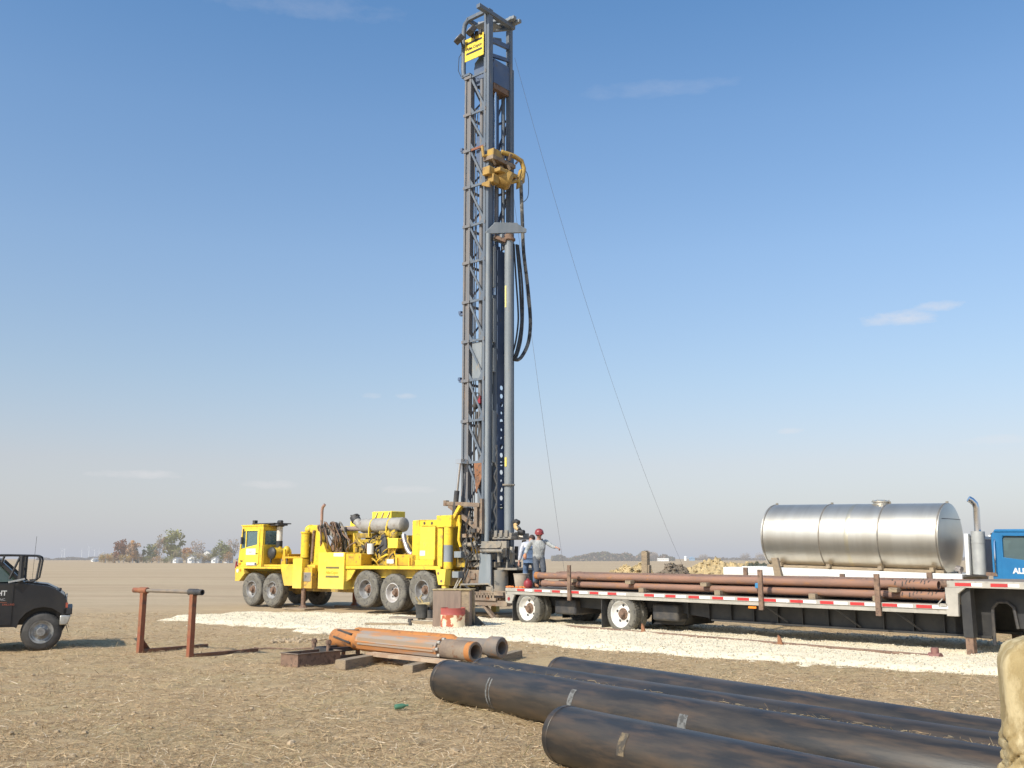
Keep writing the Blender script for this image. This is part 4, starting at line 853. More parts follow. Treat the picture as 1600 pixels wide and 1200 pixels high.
tag(on_trailer(MB().prism([(-.10,0),(.09,0),(-.02,.42),(-.17,.42)],0,.09).build('timber_wedge',wood,None,.008),7.42,1.0,1.45),'short leaning timber post rising from the trailer pipes below the tank','timber')
tag(on_trailer(MB().box(-.10,.10,-.05,.08,0,.57).box(.10,.15,-.03,.08,0,.22).box(-.08,.06,-.05,.07,.57,.60).build('wooden_post',wood,None,.01),2.62,2.0,1.44),'square wooden post standing upright among the trailer pipes before the spoil heap','wooden post')
# small things at the rear end of the trailer deck
tub=MB().lathe([(.17,0),(.225,.38),(.235,.385),(.235,.40),(.215,.40),(.165,.02),(0,.02)],(0,0,0),(0,0,1),28).build('muddy_tub',tantub); on_trailer(tub,-.56,.32,1.0); tag(tub,'tan mud-stained tub on the trailer rear beside the bending worker','tub')
j=MB().lathe([(0,0),(.09,0),(.12,.04),(.13,.14),(.10,.21),(.04,.24),(.04,.27),(0,.27)],(0,0,0),(0,0,1),20).build('red_jug',red); on_trailer(j,-.17,.22,1.0); tag(j,'round red jug on the trailer deck right of the tan tub','jug'); MB().tube([(-.06,0,.24),(-.05,0,.32),(.05,0,.32),(.06,0,.24)],.012,6).build('handle',black,j)
def rag(n,seed):
    random.seed(seed); m=MB()
    for k in range(6): m.ell((random.uniform(-.13,.13),random.uniform(-.08,.08),.025),(random.uniform(.05,.09),random.uniform(.03,.06),random.uniform(.025,.045)),10,6)
    return m
for (x,y,l,s) in ((-.80,.12,'orange rag at the very rear corner of the trailer deck',1),(-.33,.12,'orange gloves lying by the boots of the helmeted worker',2)):
    tag(on_trailer(rag('r',s).build('orange_rag',orange),x,y,1.0),l,'rag')
# ------------------------------------------------------------------ blue tank truck behind the trailer (x to the front/right)
tk=thing('tank_truck','blue truck carrying a large stainless steel cylinder tank behind the trailer','tank truck',(11.22,24.62,.03),rot=(0,R(1.6),-R(43)))
RT=.905; zc=2.275
m=MB(); prof=[(0,-.16),(.30,-.145),(.60,-.09),(.80,-.03),(RT,.02),(RT,4.84),(.80,4.90),(.60,4.95),(0,5.0)]
tank=m.lathe(prof,(-.19,0,zc),(-1,0,0),64).build('tank',stainless,tk,ang=28)
for x in (-.23,-1.70,-3.30,-4.96): MB().lathe([(RT+.001,0),(RT+.012,.006),(RT+.012,.034),(RT+.001,.04)],(x,0,zc),(-1,0,0),64).box(x-.05,x+.01,-.02,.02,zc+RT,zc+RT+.05).build('seam_band',M('seam_steel',(.25,.23,.2),(.35,.3,.24),5,.45,metal=.6),tank)
MB().lathe([(RT+.001,0),(RT+.0025,.006),(RT+.0025,.10),(RT+.001,.11)],(-2.5,0,zc),(-1,0,0),64).build('weld_stain',M('heat_tint',(.66,.59,.44),(.62,.57,.48),5,.42,metal=.9),tank)
m=MB(); m.lathe([(.20,0),(.20,.07),(.24,.07),(.24,.10),(.12,.13),(0,.13)],(-1.95,0,zc+RT-.03),(0,0,1),24)
for k in range(8): a=2*PI*k/8; m.cyl((-1.95+.215*math.cos(a),.215*math.sin(a),zc+RT+.06),(-1.95+.215*math.cos(a),.215*math.sin(a),zc+RT+.10),.016,6)
m.build('hatch',stainless,tank)
MB().tube([(-.195+.16*(1-(y*y+.25)/.82)+.004,y,zc+.5) for y in np.linspace(-.66,.66,13)],.008,5).build('end_seam',dark,tank)
m=MB(); m.cyl((.02,-.35,zc-.72),(.16,-.40,zc-.74),.07,14); m.cyl((.10,-.35,zc-.72),(.10,-.35,zc-.86),.04,10); m.build('valve',silver,tank)
m=MB()
for y in (-.62,.5): m.box(-5.0,-.2,y,y+.12,1.43,1.50)
for x in (-4.6,-3.2,-1.8,-.5): m.box(x,x+.1,-.75,.75,1.46,1.56)
m.build('saddle',wood,tk)
m=MB(); m.box(-5.6,.35,-.98,-.90,1.24,1.43); m.box(-5.6,.35,.90,.98,1.24,1.43); m.box(-5.6,.35,-.90,.90,1.36,1.425); m.build('bed',white,tk,.008)
m=MB(); m.box(-5.6,3.9,-.42,-.34,.80,1.10); m.box(-5.6,3.9,.34,.42,.80,1.10); m.box(-3.2,-2.8,-.34,.34,.8,1.05); m.build('frame',black,tk)
wk=wheel_set(tk,.50,.27,.30,rubber,steelrim,dd=.14)
first=True
for x in (-4.3,-3.0):
    for fl in (0,1):
        for inn in (0,1):
            o=wk if first else copy_tree(wk,tk); first=False; yy=1.02-.31*inn; put(o,x,yy if fl else -yy,.52,fl)
for fl in (0,1): o=copy_tree(wk,tk); put(o,3.4,1.0 if fl else -1.0,.52,fl)
m=MB(); m.box(.44,.53,-.98,-.80,1.42,2.40); m.box(.44,.53,.80,.98,1.42,2.40); m.box(.44,.53,-.80,.80,2.28,2.36); m.build('headache_rack',white,tk,.008)
MB().box(.46,.51,-.80,.80,1.42,2.28).build('bulkhead',M('grey_bulkhead',(.30,.28,.30),(.24,.23,.25),3),tk)
m=MB(); m.cyl((.71,-.82,1.44),(.71,-.82,2.46),.155,24); m.lathe([(.156,0),(.162,.0),(.162,.04),(.156,.04)],(.71,-.82,2.18),(0,0,1),24)
st=m.build('exhaust_shield',M('galvanised_shield',(.50,.50,.47),(.42,.42,.40),4,.5,metal=.3),tk)
MB().tube([(.71,-.82,2.44),(.71,-.82,3.02),(.69,-.84,3.12),(.63,-.88,3.20),(.57,-.92,3.24)],.075,16).build('exhaust_pipe',chrome,st)
cb=MB()
out=[(1.05,1.0),(1.05,2.38),(1.16,2.48),(2.55,2.50),(2.95,1.75),(2.95,1.0)]; inn=[(1.30,1.86),(1.30,2.30),(1.34,2.36),(2.42,2.36),(2.66,1.80),(1.75,1.80)]
cb.ring(out,inn,-.98,-.92); cb.ring(out,inn,.92,.98); cb.box(1.05,1.11,-.92,.92,1.0,2.0); cb.box(1.05,1.11,-.92,.92,2.28,2.44); cb.box(1.05,1.11,-.92,-.5,2.0,2.28); cb.box(1.05,1.11,.5,.92,2.0,2.28); cb.box(1.11,2.9,-.92,.92,1.0,1.06)
cb.prism([(1.10,2.44),(1.14,2.51),(2.5,2.53),(2.60,2.46)],-1.0,1.0)
cb.prism([(2.88,1.0),(2.88,1.74),(2.95,1.80),(4.2,1.62),(4.3,1.5),(4.3,.9),(3.9,.9),(3.75,1.1),(3.1,1.1),(2.95,.9)],-.8,.8)
cb=cb.build('cab',bluep,tk,.02)
MB().prism([(1.30,1.86),(1.30,2.30),(1.34,2.36),(2.42,2.36),(2.66,1.80),(1.75,1.80)],-.945,-.935).build('window',dglass,cab if False else cb)
MB().prism([(1.30,1.86),(1.30,2.30),(1.34,2.36),(2.42,2.36),(2.66,1.80),(1.75,1.80)],.935,.945).build('window',dglass,cb)
MB().bar((2.62,0,2.44),(2.92,0,1.82),1.7,.015).build('windshield',dglass,cb)
m=MB(); m.prism([(1.30,1.86),(1.30,2.30),(1.34,2.36),(1.95,2.36),(1.95,1.82),(1.75,1.80)],-.99,-.985)
d=MB().ring([(1.26,1.05),(1.26,2.42),(2.50,2.42),(2.75,1.78),(2.75,1.05)],[(1.30,1.86),(1.30,2.36),(2.42,2.36),(2.66,1.80),(1.75,1.81)],-1.0,-.982).build('door',bluep,cb,.004)
text_mesh('lettering','ALBRECHT',.17,white,d,face_front(1.50,-1.004,1.50),bold=.008)
MB().box(1.80,1.9,-.95,.2,2.30,2.34).box(1.3,1.75,-.6,-.2,1.6,2.2).box(1.3,1.75,.2,.6,1.6,2.2).build('seat',M('grey_seat',(.30,.33,.31),rough=.9),cb,.03)
MB().tube([(1.13,-.96,1.42),(1.13,-1.03,1.5),(1.13,-1.03,2.2),(1.13,-.96,2.28)],.02,8).build('grab_handle',chrome,cb)
MB().box(1.02,1.08,-.9,-.6,2.3,2.42).build('work_light',black,cb)
MB().box(.90,1.15,-1.0,-.8,1.42,1.5).build('mount_bracket',rustb,tk)

# ------------------------------------------------------------------ black pickup at the left edge (front end to the right)
pk=thing('pickup_truck','black pickup truck with a black pipe rack parked at the left edge, front facing right','pickup truck',(-9.46,19.93,0),R(24))
RP=.37
bd=MB()
def arch(cx,r,n=9): return [(cx+r*math.cos(a),.40+r*math.sin(a)) for a in np.linspace(0.12,PI-.12,n)]
side=[(.50,.55),(.56,.78),(.52,.98),(.50,1.08)]+[(.38,1.20),(.10,1.27),(-.42,1.33)]+[(-1.75,1.33),(-1.75,.50),(-.52,.50)]
low=[(p[0],p[1]) for p in arch(0,.46)][::-1]   # left to right over the wheel
poly=[(.50,.60),(.54,.78),(.52,.98),(.46,1.10),(.30,1.215),(.05,1.275),(-.42,1.335),(-1.75,1.33),(-1.75,.48),(-.5,.48)]+low[:]
fw_=[(x,z) for x,z in poly]
poly=[(x-.10 if x>.47 or z>1.0 and x>.2 else x,z) for x,z in poly]
bd.prism(poly,0,.16); bd.prism(poly,1.64,1.80)
bd.prism([(.40,.60),(.41,1.0),(.35,1.10),(.24,1.20),(.24,.60)],.16,1.64)
bd.prism([(.36,1.085),(.20,1.20),(.03,1.265),(-.45,1.33),(-.45,1.25),(.3,1.1)],.16,1.64)
bd.prism([(.22,1.215),(.03,1.31),(-.40,1.365),(-.40,1.32),(.05,1.26)],.35,1.45)
bd.box(-1.75,-.47,.16,1.64,.50,.56); bd.box(-.55,.30,.36,.42,.5,1.2); bd.box(-.55,.30,1.38,1.44,.5,1.2)
# cab posts and roof
bd.bar((-.40,.10,1.33),(-.88,.20,1.78),.11,.07); bd.bar((-.40,1.70,1.33),(-.88,1.60,1.78),.11,.07)
bd.prism([(-.84,1.76),(-.92,1.83),(-1.75,1.85),(-1.75,1.78)],.18,1.62); bd.bar((-1.72,.12,1.3),(-1.68,.2,1.8),.10,.08); bd.bar((-1.72,1.68,1.3),(-1.68,1.6,1.8),.10,.08)
bd.box(-4.6,-1.75,0,.12,.62,1.33); bd.box(-4.6,-1.75,1.68,1.80,.62,1.33); bd.box(-4.6,-1.75,.12,1.68,.62,.70); bd.box(-4.62,-4.5,0,1.8,.62,1.33)
body=bd.build('body',pick,pk,.025)
MB().bar((-.42,.9,1.35),(-.86,.9,1.76),1.38,.01).build('windshield',dglass,body)
MB().prism([(-.55,1.36),(-.92,1.74),(-1.66,1.76),(-1.66,1.36)],.14,.15).build('window',dglass,body)
MB().prism([(-.55,1.36),(-.92,1.74),(-1.66,1.76),(-1.66,1.36)],1.65,1.66).build('window',dglass,body)
d=MB().prism([(-.56,.52),(-.56,1.32),(-1.62,1.32),(-1.62,.52)],-.014,-.002).build('door',pick,body,.004)
text_mesh('lettering','ALBRECHT',.135,M('off_white_letters',(.60,.60,.58),rough=.6),d,face_front(-1.30,-.017,1.10),bold=.003,spacing=.93)
text_mesh('lettering','WELL DRILLING, INC.',.062,M('dull_letters',(.42,.42,.42),rough=.6),d,face_front(-1.28,-.017,1.0))
text_mesh('lettering','OHIO, ILLINOIS',.05,M('dull_letters2',(.36,.36,.36),rough=.6),d,face_front(-1.25,-.017,.90))
text_mesh('lettering','DRILLING',.05,M('red_letters',(.38,.10,.06),rough=.6),d,face_front(-.74,-.017,.905))
MB().box(-1.28,-.66,-.017,-.0145,.962,.968).build('stripe',M('red_line',(.40,.12,.06),rough=.6),d)
MB().bar((-.66,-.08,1.36),(-.38,-.02,1.42),.05,.03).build('trim',M('pale_trim',(.5,.5,.48),rough=.5),body)
m=MB(); m.box(.36,.54,.0,1.8,.70,.84); m.build('bumper_cap',black,pk,.02)
m=MB(); m.prism([(.32,.50),(.32,.69),(.52,.69),(.49,.56),(.45,.50)],-.02,1.82); m.build('bumper',M('dull_chrome',(.55,.54,.5),(.42,.40,.36),5,.35,metal=.6),pk,.02)
MB().prism([(.30,.34),(.30,.49),(.44,.49),(.37,.34)],.15,1.65).build('air_dam',black,pk)
MB().box(.41,.452,-.004,.22,.84,.94).build('turn_signal',M('red_lens',(.42,.10,.06),(.35,.08,.05),5,.3),pk)
MB().box(.40,.425,.04,.30,.95,1.08).build('headlight',M('clear_lens',(.25,.26,.27),rough=.1),pk)
MB().box(.40,.425,.32,1.5,.84,1.08).build('grille',black,pk)
wp=wheel_set(pk,.37,.25,.215,rubber2,M('worn_chrome_wheel',(.42,.42,.41),(.25,.25,.24),6,.4,metal=.5),dd=.07)
wp.data.materials[0]=M('dull_hub',(.34,.34,.33),(.22,.21,.2),8,.45,metal=.5)
put(wp,0,.03,.37); o=copy_tree(wp,pk); put(o,0,1.77,.37,True); o=copy_tree(wp,pk); put(o,-3.5,.03,.37); o=copy_tree(wp,pk); put(o,-3.5,1.77,.37,True)
# pipe rack over the cab and hood
m=MB()
for y in (.05,1.75): m.tube([(-1.8,y,1.88),(-.72,y,1.89),(-.20,y,1.88),(-.145,y,1.85),(-.13,y,1.78),(-.17,y,1.42),(-.22,y,1.37),(-.36,y,1.36)],.022,8)
m.tube([(-.46,.05,1.88),(-.46,.05,1.36)],.05,8); m.tube([(-.50,.05,1.86),(-.66,.05,1.42)],.022,8); m.tube([(-.46,1.75,1.88),(-.46,1.75,1.34)],.04,8)
m.tube([(-.20,.05,1.88),(-.20,1.75,1.88)],.022,8); m.tube([(-.80,.05,1.89),(-.80,1.75,1.89)],.022,8); m.tube([(-.78,.05,1.88),(-.82,.05,1.75)],.022,8)
m.build('pipe_rack',black,pk)
MB().cyl((-.30,1.5,1.33),(-.28,1.5,2.30),.004,5).build('antenna',dark,pk)
# ------------------------------------------------------------------ things lying in the yard
guy((.10,32.1,19.6),(8.2,45.0,.7),1.5,'long thin guy cable slanting from the mast down to the spoil heap at right')
guy((-.01,32.1,14.9),(2.42,42.0,0),.35,'short steep guy cable from the mast to the field behind the helmeted worker')
# four black casings
DIR=Vector((.60,-.80,0)); NRM=Vector((.80,.60,0))
def casing_pipe(p,q,r,label,seed,tapes=()):
    p=Vector(p); q=Vector(q); L=(q-p).length; ang=math.atan2(q.y-p.y,q.x-p.x); zg=gh(*((p+q)/2).xy)
    m=MB(); m.pipe((0,0,0),(L,0,0),r,r-.012,56); m.lathe([(r+.0005,.0),(r+.004,.004),(r+.004,.012),(r+.0005,.016)],(.06,0,0),(1,0,0),56)
    o=m.build('steel_casing',casing,ang=50); o.location=(p.x,p.y,r+zg-.012); o.rotation_euler=(0,0,ang); tag(o,label,'pipe','black steel casings lying in the foreground')
    for x,w,mt,a0,a1 in tapes:
        t=MB(); n=10; vs=[]
        for k in range(n+1):
            a=R(a0+(a1-a0)*k/n)
            for xx in (x,x+w): vs.append((xx,-(r+.002)*math.cos(a),(r+.002)*math.sin(a)))
        t.add(vs,[(2*k,2*k+1,2*k+3,2*k+2) for k in range(n)]); t.build('tape_mark',mt,o)
    return o
gt=M('grey_tape',(.17,.17,.165),(.08,.078,.074),16,.8,lo=.46,hi=.56); gd=M('mud_smear',(.19,.145,.09),(.07,.06,.05),14,.9,lo=.45,hi=.57)
casing_pipe((-.86,13.10,0),(4.55,5.55,0),.254,'long black casing with grey tape rings, lying in front of the two rearmost ones',1,[(1.28,.03,gt,-48,40),(1.345,.022,gt,-48,38),(2.82,.08,gt,8,48),(4.45,.11,gt,-6,34)])
casing_pipe((-.40,13.37,0),(5.0,5.90,0),.250,'black casing squeezed between the taped one and the rearmost one, straw along its top',2)
casing_pipe((.66,13.62,0),(5.62,5.97,0),.254,'rearmost black casing, its left end starting farthest right of the back three',3)
casing_pipe((.47,9.20,0),(3.08,5.45,0),.254,'nearest black casing at the bottom edge, smeared with tan mud',4,[(1.02,.09,gd,2,44),(2.9,.08,M('rust_patch',(.30,.14,.07),(.12,.08,.05),20,.8),14,34)])
# two rusty down-hole tools on timbers
def shaft(p,q,label,segs,mats,name='drilling_tool'):
    p=Vector(p); q=Vector(q); L=(q-p).length; d=(q-p).normalized()
    t=thing(name,label,'drilling tool',p); t.rotation_euler=d.to_track_quat('X','Z').to_euler()
    return t,L
t,L=shaft((-3.38,18.72,.36),(-.56,16.14,.33),'thick orange-rusted drilling tool with a six-sided body lying on timbers, open collar at right',None,None)
def hexa(m,x0,x1,r,n=8):
    m.lathe([(0,0),(r,0),(r,x1-x0),(0,x1-x0)],(x0,0,0),(1,0,0),n)
m=MB(); m.lathe([(0,0),(.15,0),(.17,.03),(.17,.78),(.13,.86),(.13,.95)],(.08,0,0),(1,0,0),28); m.build('bit_end',rusto,t)
m=MB()
for k in range(3):
    a=PI/2+k*.9-.5; m.bar((.25,.165*math.cos(a),.165*math.sin(a)),(.75,.172*math.cos(a+.5),.172*math.sin(a+.5)),.05,.03)
m.build('spiral_groove',dark,t)
m=MB(); hexa(m,.88,3.0,.185,8); m.build('body',M('striped_rust',(.47,.20,.07),(.40,.22,.12),1.5,.75,c3=(.30,.25,.21),sc3=2,lo3=.5,hi3=.58,stretch=(.4,3,3)),t,.006)
MB().box(.95,2.95,-.178,-.172,-.05,.075).build('worn_face',M('grey_worn_steel',(.30,.25,.20),(.36,.24,.15),3,.6,stretch=(.5,3,3)),t)
m=MB(); m.lathe([(.13,0),(.13,.08),(.165,.10),(.165,.66),(.15,.70),(.155,.72),(.155,.80),(.115,.80),(.105,.45),(0,.45)],(2.98,0,0),(1,0,0),32); m.build('collar',[mudbrown],t)
m=MB()
for k in range(8): a=2*PI*k/8; m.cyl((2.96,.15*math.cos(a),.15*math.sin(a)),(3.06,.15*math.cos(a),.15*math.sin(a)),.028,8)
m.build('bolts',alu,t)
m=MB(); m.lathe([(.156,0),(.160,.0),(.160,.13),(.156,.13)],(3.64,0,0),(1,0,0),32); m.build('rust_band',rusto,t)
t2,L=shaft((-2.95,18.95,.37),(-.22,16.82,.34),'slimmer drilling tool behind the six-sided one, dark grey open socket at right',None,None)
m=MB(); m.lathe([(0,0),(.16,0),(.165,.04),(.165,2.4),(.12,2.5),(.12,2.62)],(0,0,0),(1,0,0),28); m.build('body',rusto,t2)
m=MB(); m.lathe([(.11,0),(.125,.02),(.135,.6),(.15,.7),(.18,.74),(.185,.95),(.165,.98),(.11,.98),(.10,.6),(0,.6)],(2.55,0,0),(1,0,0),32); m.build('socket',M('dark_grey_steel',(.19,.165,.145),(.26,.2,.15),5,.7,c3=(.30,.16,.08),sc3=6,lo3=.56,hi3=.68),t2)
# timbers under the tools
def timber(p,q,w,h,label,mat=wood,name='timber',grp=None,z=None):
    p=Vector(p); q=Vector(q); L=(q-p).length; o=MB().box(0,L,-w/2,w/2,0,h).build(name,mat,None,.006)
    o.location=(p.x,p.y,(gh(*((p+q)/2).xy) if z is None else z)-.012); o.rotation_euler=(0,0,math.atan2(q.y-p.y,q.x-p.x)); return tag(o,label,'timber',grp or 'timbers around the drilling tools')
timber((-2.86,16.62,0),(-1.95,18.9,0),.20,.16,'squared timber block under the left half of the six-sided tool')
timber((-1.68,16.08,0),(-.95,17.9,0),.18,.13,'low timber under the middle of the six-sided tool')
timber((-.55,16.9,0),(.12,18.72,0),.16,.14,'timber sticking out at right behind the open collar')
o=MB().prism([(-.10,0),(.10,0),(.10,.06),(.03,.06),(.03,.012),(-.03,.012),(-.03,.06),(-.10,.06)],0,2.2,'x').build('steel_channel',M('pale_rusted_channel',(.45,.34,.24),(.36,.24,.16),3,.8),None,.004)
o.location=(-2.50,17.62,.135); o.rotation_euler=(0,0,math.atan2(-1.62,1.72)); tag(o,'pale steel channel lying under the six-sided drilling tool','steel channel')
for (x,y,l) in ((-.74,15.62,'pale clod on the ground in front of the open collar'),(-.25,16.2,'pale clod on the ground in front of the dark socket')):
    tag(MB().ell((x,y,.09+gh(x,y)),(.045,.045,.05),10,7).ell((x,y,.03),(.03,.03,.06),8,6).build('clod',M('pale_clod',(.6,.5,.33),rough=.9)),l,'clod')
# open steel box and small stud frame at the left
bx=thing('steel_box','open-topped brown rusty steel box on the stubble left of the drilling tools','steel box',(-4.02,17.33,gh(-3.8,17.4)-.015),math.atan2(-.30,.36))
for n_,a in (('front_plate',(0,.47,0,.012,0,.235)),('back_plate',(0,.47,.93,.942,0,.235)),('end_plate',(0,.012,.012,.93,0,.235)),('end_plate',(.458,.47,.012,.93,0,.235))): MB().box(*a).build(n_,rustb,bx)
MB().box(-.03,.012,-.012,.0,0,.235).box(-.01,.48,-.008,.95,.236,.246).build('flange',rustb,bx) if False else MB().ring([(-.02,-.02),(.49,-.02),(.49,.96),(-.02,.96)],[(.02,.02),(.45,.02),(.45,.92),(.02,.92)],.236,.248,'z').build('flange',mudbrown,bx)
MB().box(.012,.458,.012,.93,.0,.01).build('base',dark,bx)
fr=thing('stud_frame','low dark steel frame with three upright studs beside the open steel box','steel frame',(-3.30,17.80,gh(-3.2,18)-.01),math.atan2(.55,.45))
m=MB(); m.box(0,.75,-.04,.04,.17,.25); m.box(0,.75,.36,.44,.17,.25); m.box(0,.08,-.04,.44,.17,.25); m.box(.67,.75,-.04,.44,.17,.25); m.box(-.05,.8,-.05,.05,.05,.10); m.build('frame',dark,fr,.004)
for x,y in ((0.02,0),(.72,0),(.72,.4),(.02,.4)): MB().cyl((x,y,0),(x,y,.40),.04,10).cyl((x,y,.33),(x,y,.38),.055,6).build('stud',rustb,fr)
# pipe stand: two posts with a cross bar
ps=thing('pipe_stand','rusty two-post steel stand with a pipe across its top, standing in the stubble','pipe stand',(-7.33,19.60,gh(-7.2,19.5)),-R(37))
for x in (0,1.64):
    p=MB().box(-.05,.05,-.05,.05,-.03,1.16).build('post',redox,ps,.006); MB().prism([(.05,.07),(.22,.07),(.05,.27)],-.012,.012,'x').build('gusset',redox,ps)
    MB().pipe((x-.12,0,1.205) if False else (-.13,0,1.205),(.13,0,1.205),.062,.04,16).build('saddle',redox if x==0 else dark,p); 
    p.location.x=x; ps.children[-1].location.x=x; MB().box(x-.05,x+.05,.055,1.55,-.04,.07).build('base_beam',rust,ps,.005)
MB().cyl((-.30,0,1.205),(1.84,0,1.205),.036,14).build('cross_bar',M('dull_bar',(.25,.20,.15),(.2,.17,.14),5,.6),ps)
MB().pipe((1.76,0,1.205),(1.92,0,1.205),.055,.035,16).build('end_collar',dark,ps); MB().cyl((-.34,0,1.205),(-.12,0,1.205),.05,14).build('end_collar',redox,ps)
m=MB(); random.seed(2)
pts=[(-5.25+.16*k+random.uniform(-.03,.03),20.15+.08*math.sin(k*.9)-.05*k*.4,.02+gh(-5.2+.16*k,20)+random.uniform(0,.02)) for k in range(11)]
tag(m.tube(pts,.016,6).build('chain',rustb),'thin rusty chain on the stubble right of the pipe stand','chain')
# wooden panel box, drum, bucket and planks on the gravel
cr=thing('plywood_crate','tall grey-brown plywood crate standing on the gravel before the rear wheels','crate',(-2.08,25.95,.03),-R(8)); cr.scale=(.93,1,.97)
MB().box(0,.80,0,.025,0,1.0).build('front_panel',wood2,cr); MB().box(0,.03,.025,.75,0,1.0).build('side_panel',wood2,cr); 
MB().prism([(.025,0),(.78,0),(.70,1.0),(.025,1.0)],1.03,1.055,'x').build('side_panel',wood2,cr)
for y in (.02,.40): MB().box(.80,1.03,y,y+.07,.0,1.0).build('upright',wood,cr,.006) if y<.1 else MB().bar((1.08,y,.98),(1.10,y+.05,.0),.09,.07).build('upright',wood,cr,.006)
MB().box(-.02,1.08,-.02,.80,1.002,1.03).build('top_board',mud,cr,.01)
dr=thing('steel_drum','short steel drum with peeling red and cream paint in front of the plywood crate','drum',(-1.53,25.62,.02))
MB().lathe([(0,0),(.31,0),(.325,.02),(.318,.04),(.318,.36),(.325,.38)],(0,0,0),(0,0,1),36).build('lower_shell',drumm,dr)
MB().lathe([(.325,.38),(.318,.40),(.318,.52),(.325,.55),(.315,.55),(.30,.50),(0,.48)],(0,0,0),(0,0,1),36).build('upper_rim',drumr,dr)
bk=thing('black_bucket','black bucket holding yellow chain hooks, on the plank left of the plywood crate','bucket',(-2.62,28.6,.14))
MB().lathe([(0,0),(.15,0),(.175,.36),(.19,.36),(.19,.385),(.165,.385),(.14,.03)],(0,0,0),(0,0,1),24).build('shell',rubber2,bk); MB().cyl((.24,0,-.02),(.24,0,.22),.09,12).cyl((.22,.1,.2),(.22,.1,.3),.05,10).build('side_pail',dark,bk)
tag(MB().tube([(-2.62,28.55,.50),(-2.70,28.5,.62),(-2.78,28.5,.74)],.03,8).tube([(-2.55,28.5,.50),(-2.60,28.5,.62),(-2.66,28.5,.72),(-2.60,28.5,.78)],.028,8).tube([(-2.72,28.5,.53),(-2.5,28.5,.54),(-2.38,28.5,.55)],.04,8).build('chain_hooks',mud),'tan-yellow hooks sticking out of the black bucket','hook')
timber((-3.55,29.4,0),(-2.1,28.5,0),.35,.12,'dark thick timber on the ground under the black bucket',woodd,grp='planks on the gravel',z=.03)
timber((-3.92,26.5,0),(-2.72,26.25,0),.16,.12,'plank lying alone on the gravel left of the crate',wood,grp='planks on the gravel',z=.03)
timber((-2.75,27.35,0),(-2.05,26.75,0),.20,.13,'short plank touching the foot of the plywood crate',wood,grp='planks on the gravel',z=.03)
tag(MB().cyl((-2.80,27.30,.03),(-2.80,27.30,.19),.075,14).build('steel_plug',dark),'small black steel plug between the planks on the gravel','plug')
tag(MB().cyl((-2.69,26.22,.03),(-2.69,26.22,.16),.045,14).build('steel_plug',dark),'small black steel plug at the right end of the lone plank','plug')
tag(MB().prism([(-1.05,0),(-.62,0),(-.82,.18),(-1.02,.38)],26.2,26.5).build('dark_wedge',rubber2),'low dark sheet behind the right side of the plywood crate','wedge')  # low upright wedge in a near-black colour
# long drill rod on the gravel
rd=thing('drill_rod','long thin drill rod with a knob at its right end lying along the gravel','drill rod',(1.40,26.0,.085)); dv=Vector((7.62-1.40,18.05-26.0,0)); rd.rotation_euler=(0,0,math.atan2(dv.y,dv.x)); RL=dv.length
MB().cyl((0,0,0),(RL,0,0),.032,12).build('rod',rustb,rd); m=MB(); m.cyl((RL-.06,0,-.02),(RL+.16,0,-.02),.085,14); m.cyl((RL+.05,0,0),(RL+.05,0,.15),.07,12); m.build('end_knob',M('maroon_rust',(.22,.10,.09),(.28,.15,.12),5,.7),rd)
for (x,y,l) in ((5.55,20.55,'small rusty hook by the rod, nearer the landing leg'),(3.15,23.75,'small rusty hook by the rod, near the second trailer wheel')):
    tag(MB().prism([(-.06,0),(.06,0),(.0,.16),(-.05,.20)],-.02,.02).build('rusty_hook',rust,loc=(x,y,pad_h(x,y)),rot=(0,0,-.8)),l,'hook')
# mud-caked post at the right edge
def mud_post():
    w,h,dp,r=.33,1.49,.30,.15; n=96; rings=150; vs=[]; m=MB()
    for i in range(rings+1):
        z=h*i/rings; t=max(0,(z-(h-r))/r); s=math.sqrt(max(0,1-min(1,t)**2)); sh=1-(1-s)*.55
        for k in range(n):
            a=2*PI*k/n; ca,sa=math.cos(a),math.sin(a); cx=math.copysign(abs(ca)**.3,ca); cy=math.copysign(abs(sa)**.3,sa)
            x=cx*w*sh; y=cy*dp/2*(.55+.45*s)
            q=Vector((x,y,z)); big=noise.noise(q*3.1+Vector((7,1,2)))
            zone=max(0,min(1,(1.17-z)*3.2))+max(0,min(1,(z-1.33)*9))*.25+max(0,big-.2)*1.5*(1 if z<1.2 else 0)     # where thick mud clings
            zone=min(1,zone)
            lump=.030*noise.noise(q*9)+.018*noise.noise(q*21)+.012*noise.noise(q*45)-.022*max(0,1-abs(noise.noise(q*Vector((11,11,15)).x*.8+Vector((3,3,3))))*9)
            d=zone*(.020+1.35*lump)+.0035*noise.noise((x*22,y*22,z*2.0))*(1-zone)
            L=math.hypot(cx,cy); vs.append((x+cx/L*d,y+cy/L*d*1.2,z+(d*.5 if t>.5 else 0)))
    fs=[(i*n+k,i*n+(k+1)%n,(i+1)*n+(k+1)%n,(i+1)*n+k) for i in range(rings) for k in range(n)]+[tuple(rings*n+k for k in range(n))]
    m.add(vs,fs); o=m.build('mud_caked_post',M('mud_on_post',(.40,.305,.15),(.31,.23,.11),3,.95,c3=(.52,.42,.24),sc3=6,lo3=.48,hi3=.6,bump=.006,bsc=45,stretch=(2.2,2.2,.8)),ang=75)
    o.location=(2.585,4.55,-.02); o.rotation_euler=(0,0,R(-20)); tag(o,'rounded tan post caked with cracked mud at the right edge of the foreground','post')
mud_post()
tag(MB().lathe([(0,0),(.028,0),(.032,.02),(.032,.10),(.012,.14),(.012,.17),(0,.17)],(0,0,0),(1,.3,.1),14).build('crushed_bottle',can_g,loc=(-1.42,12.15,.04+gh(-1.42,12.15))),'crushed small green bottle lying in the straw','bottle')
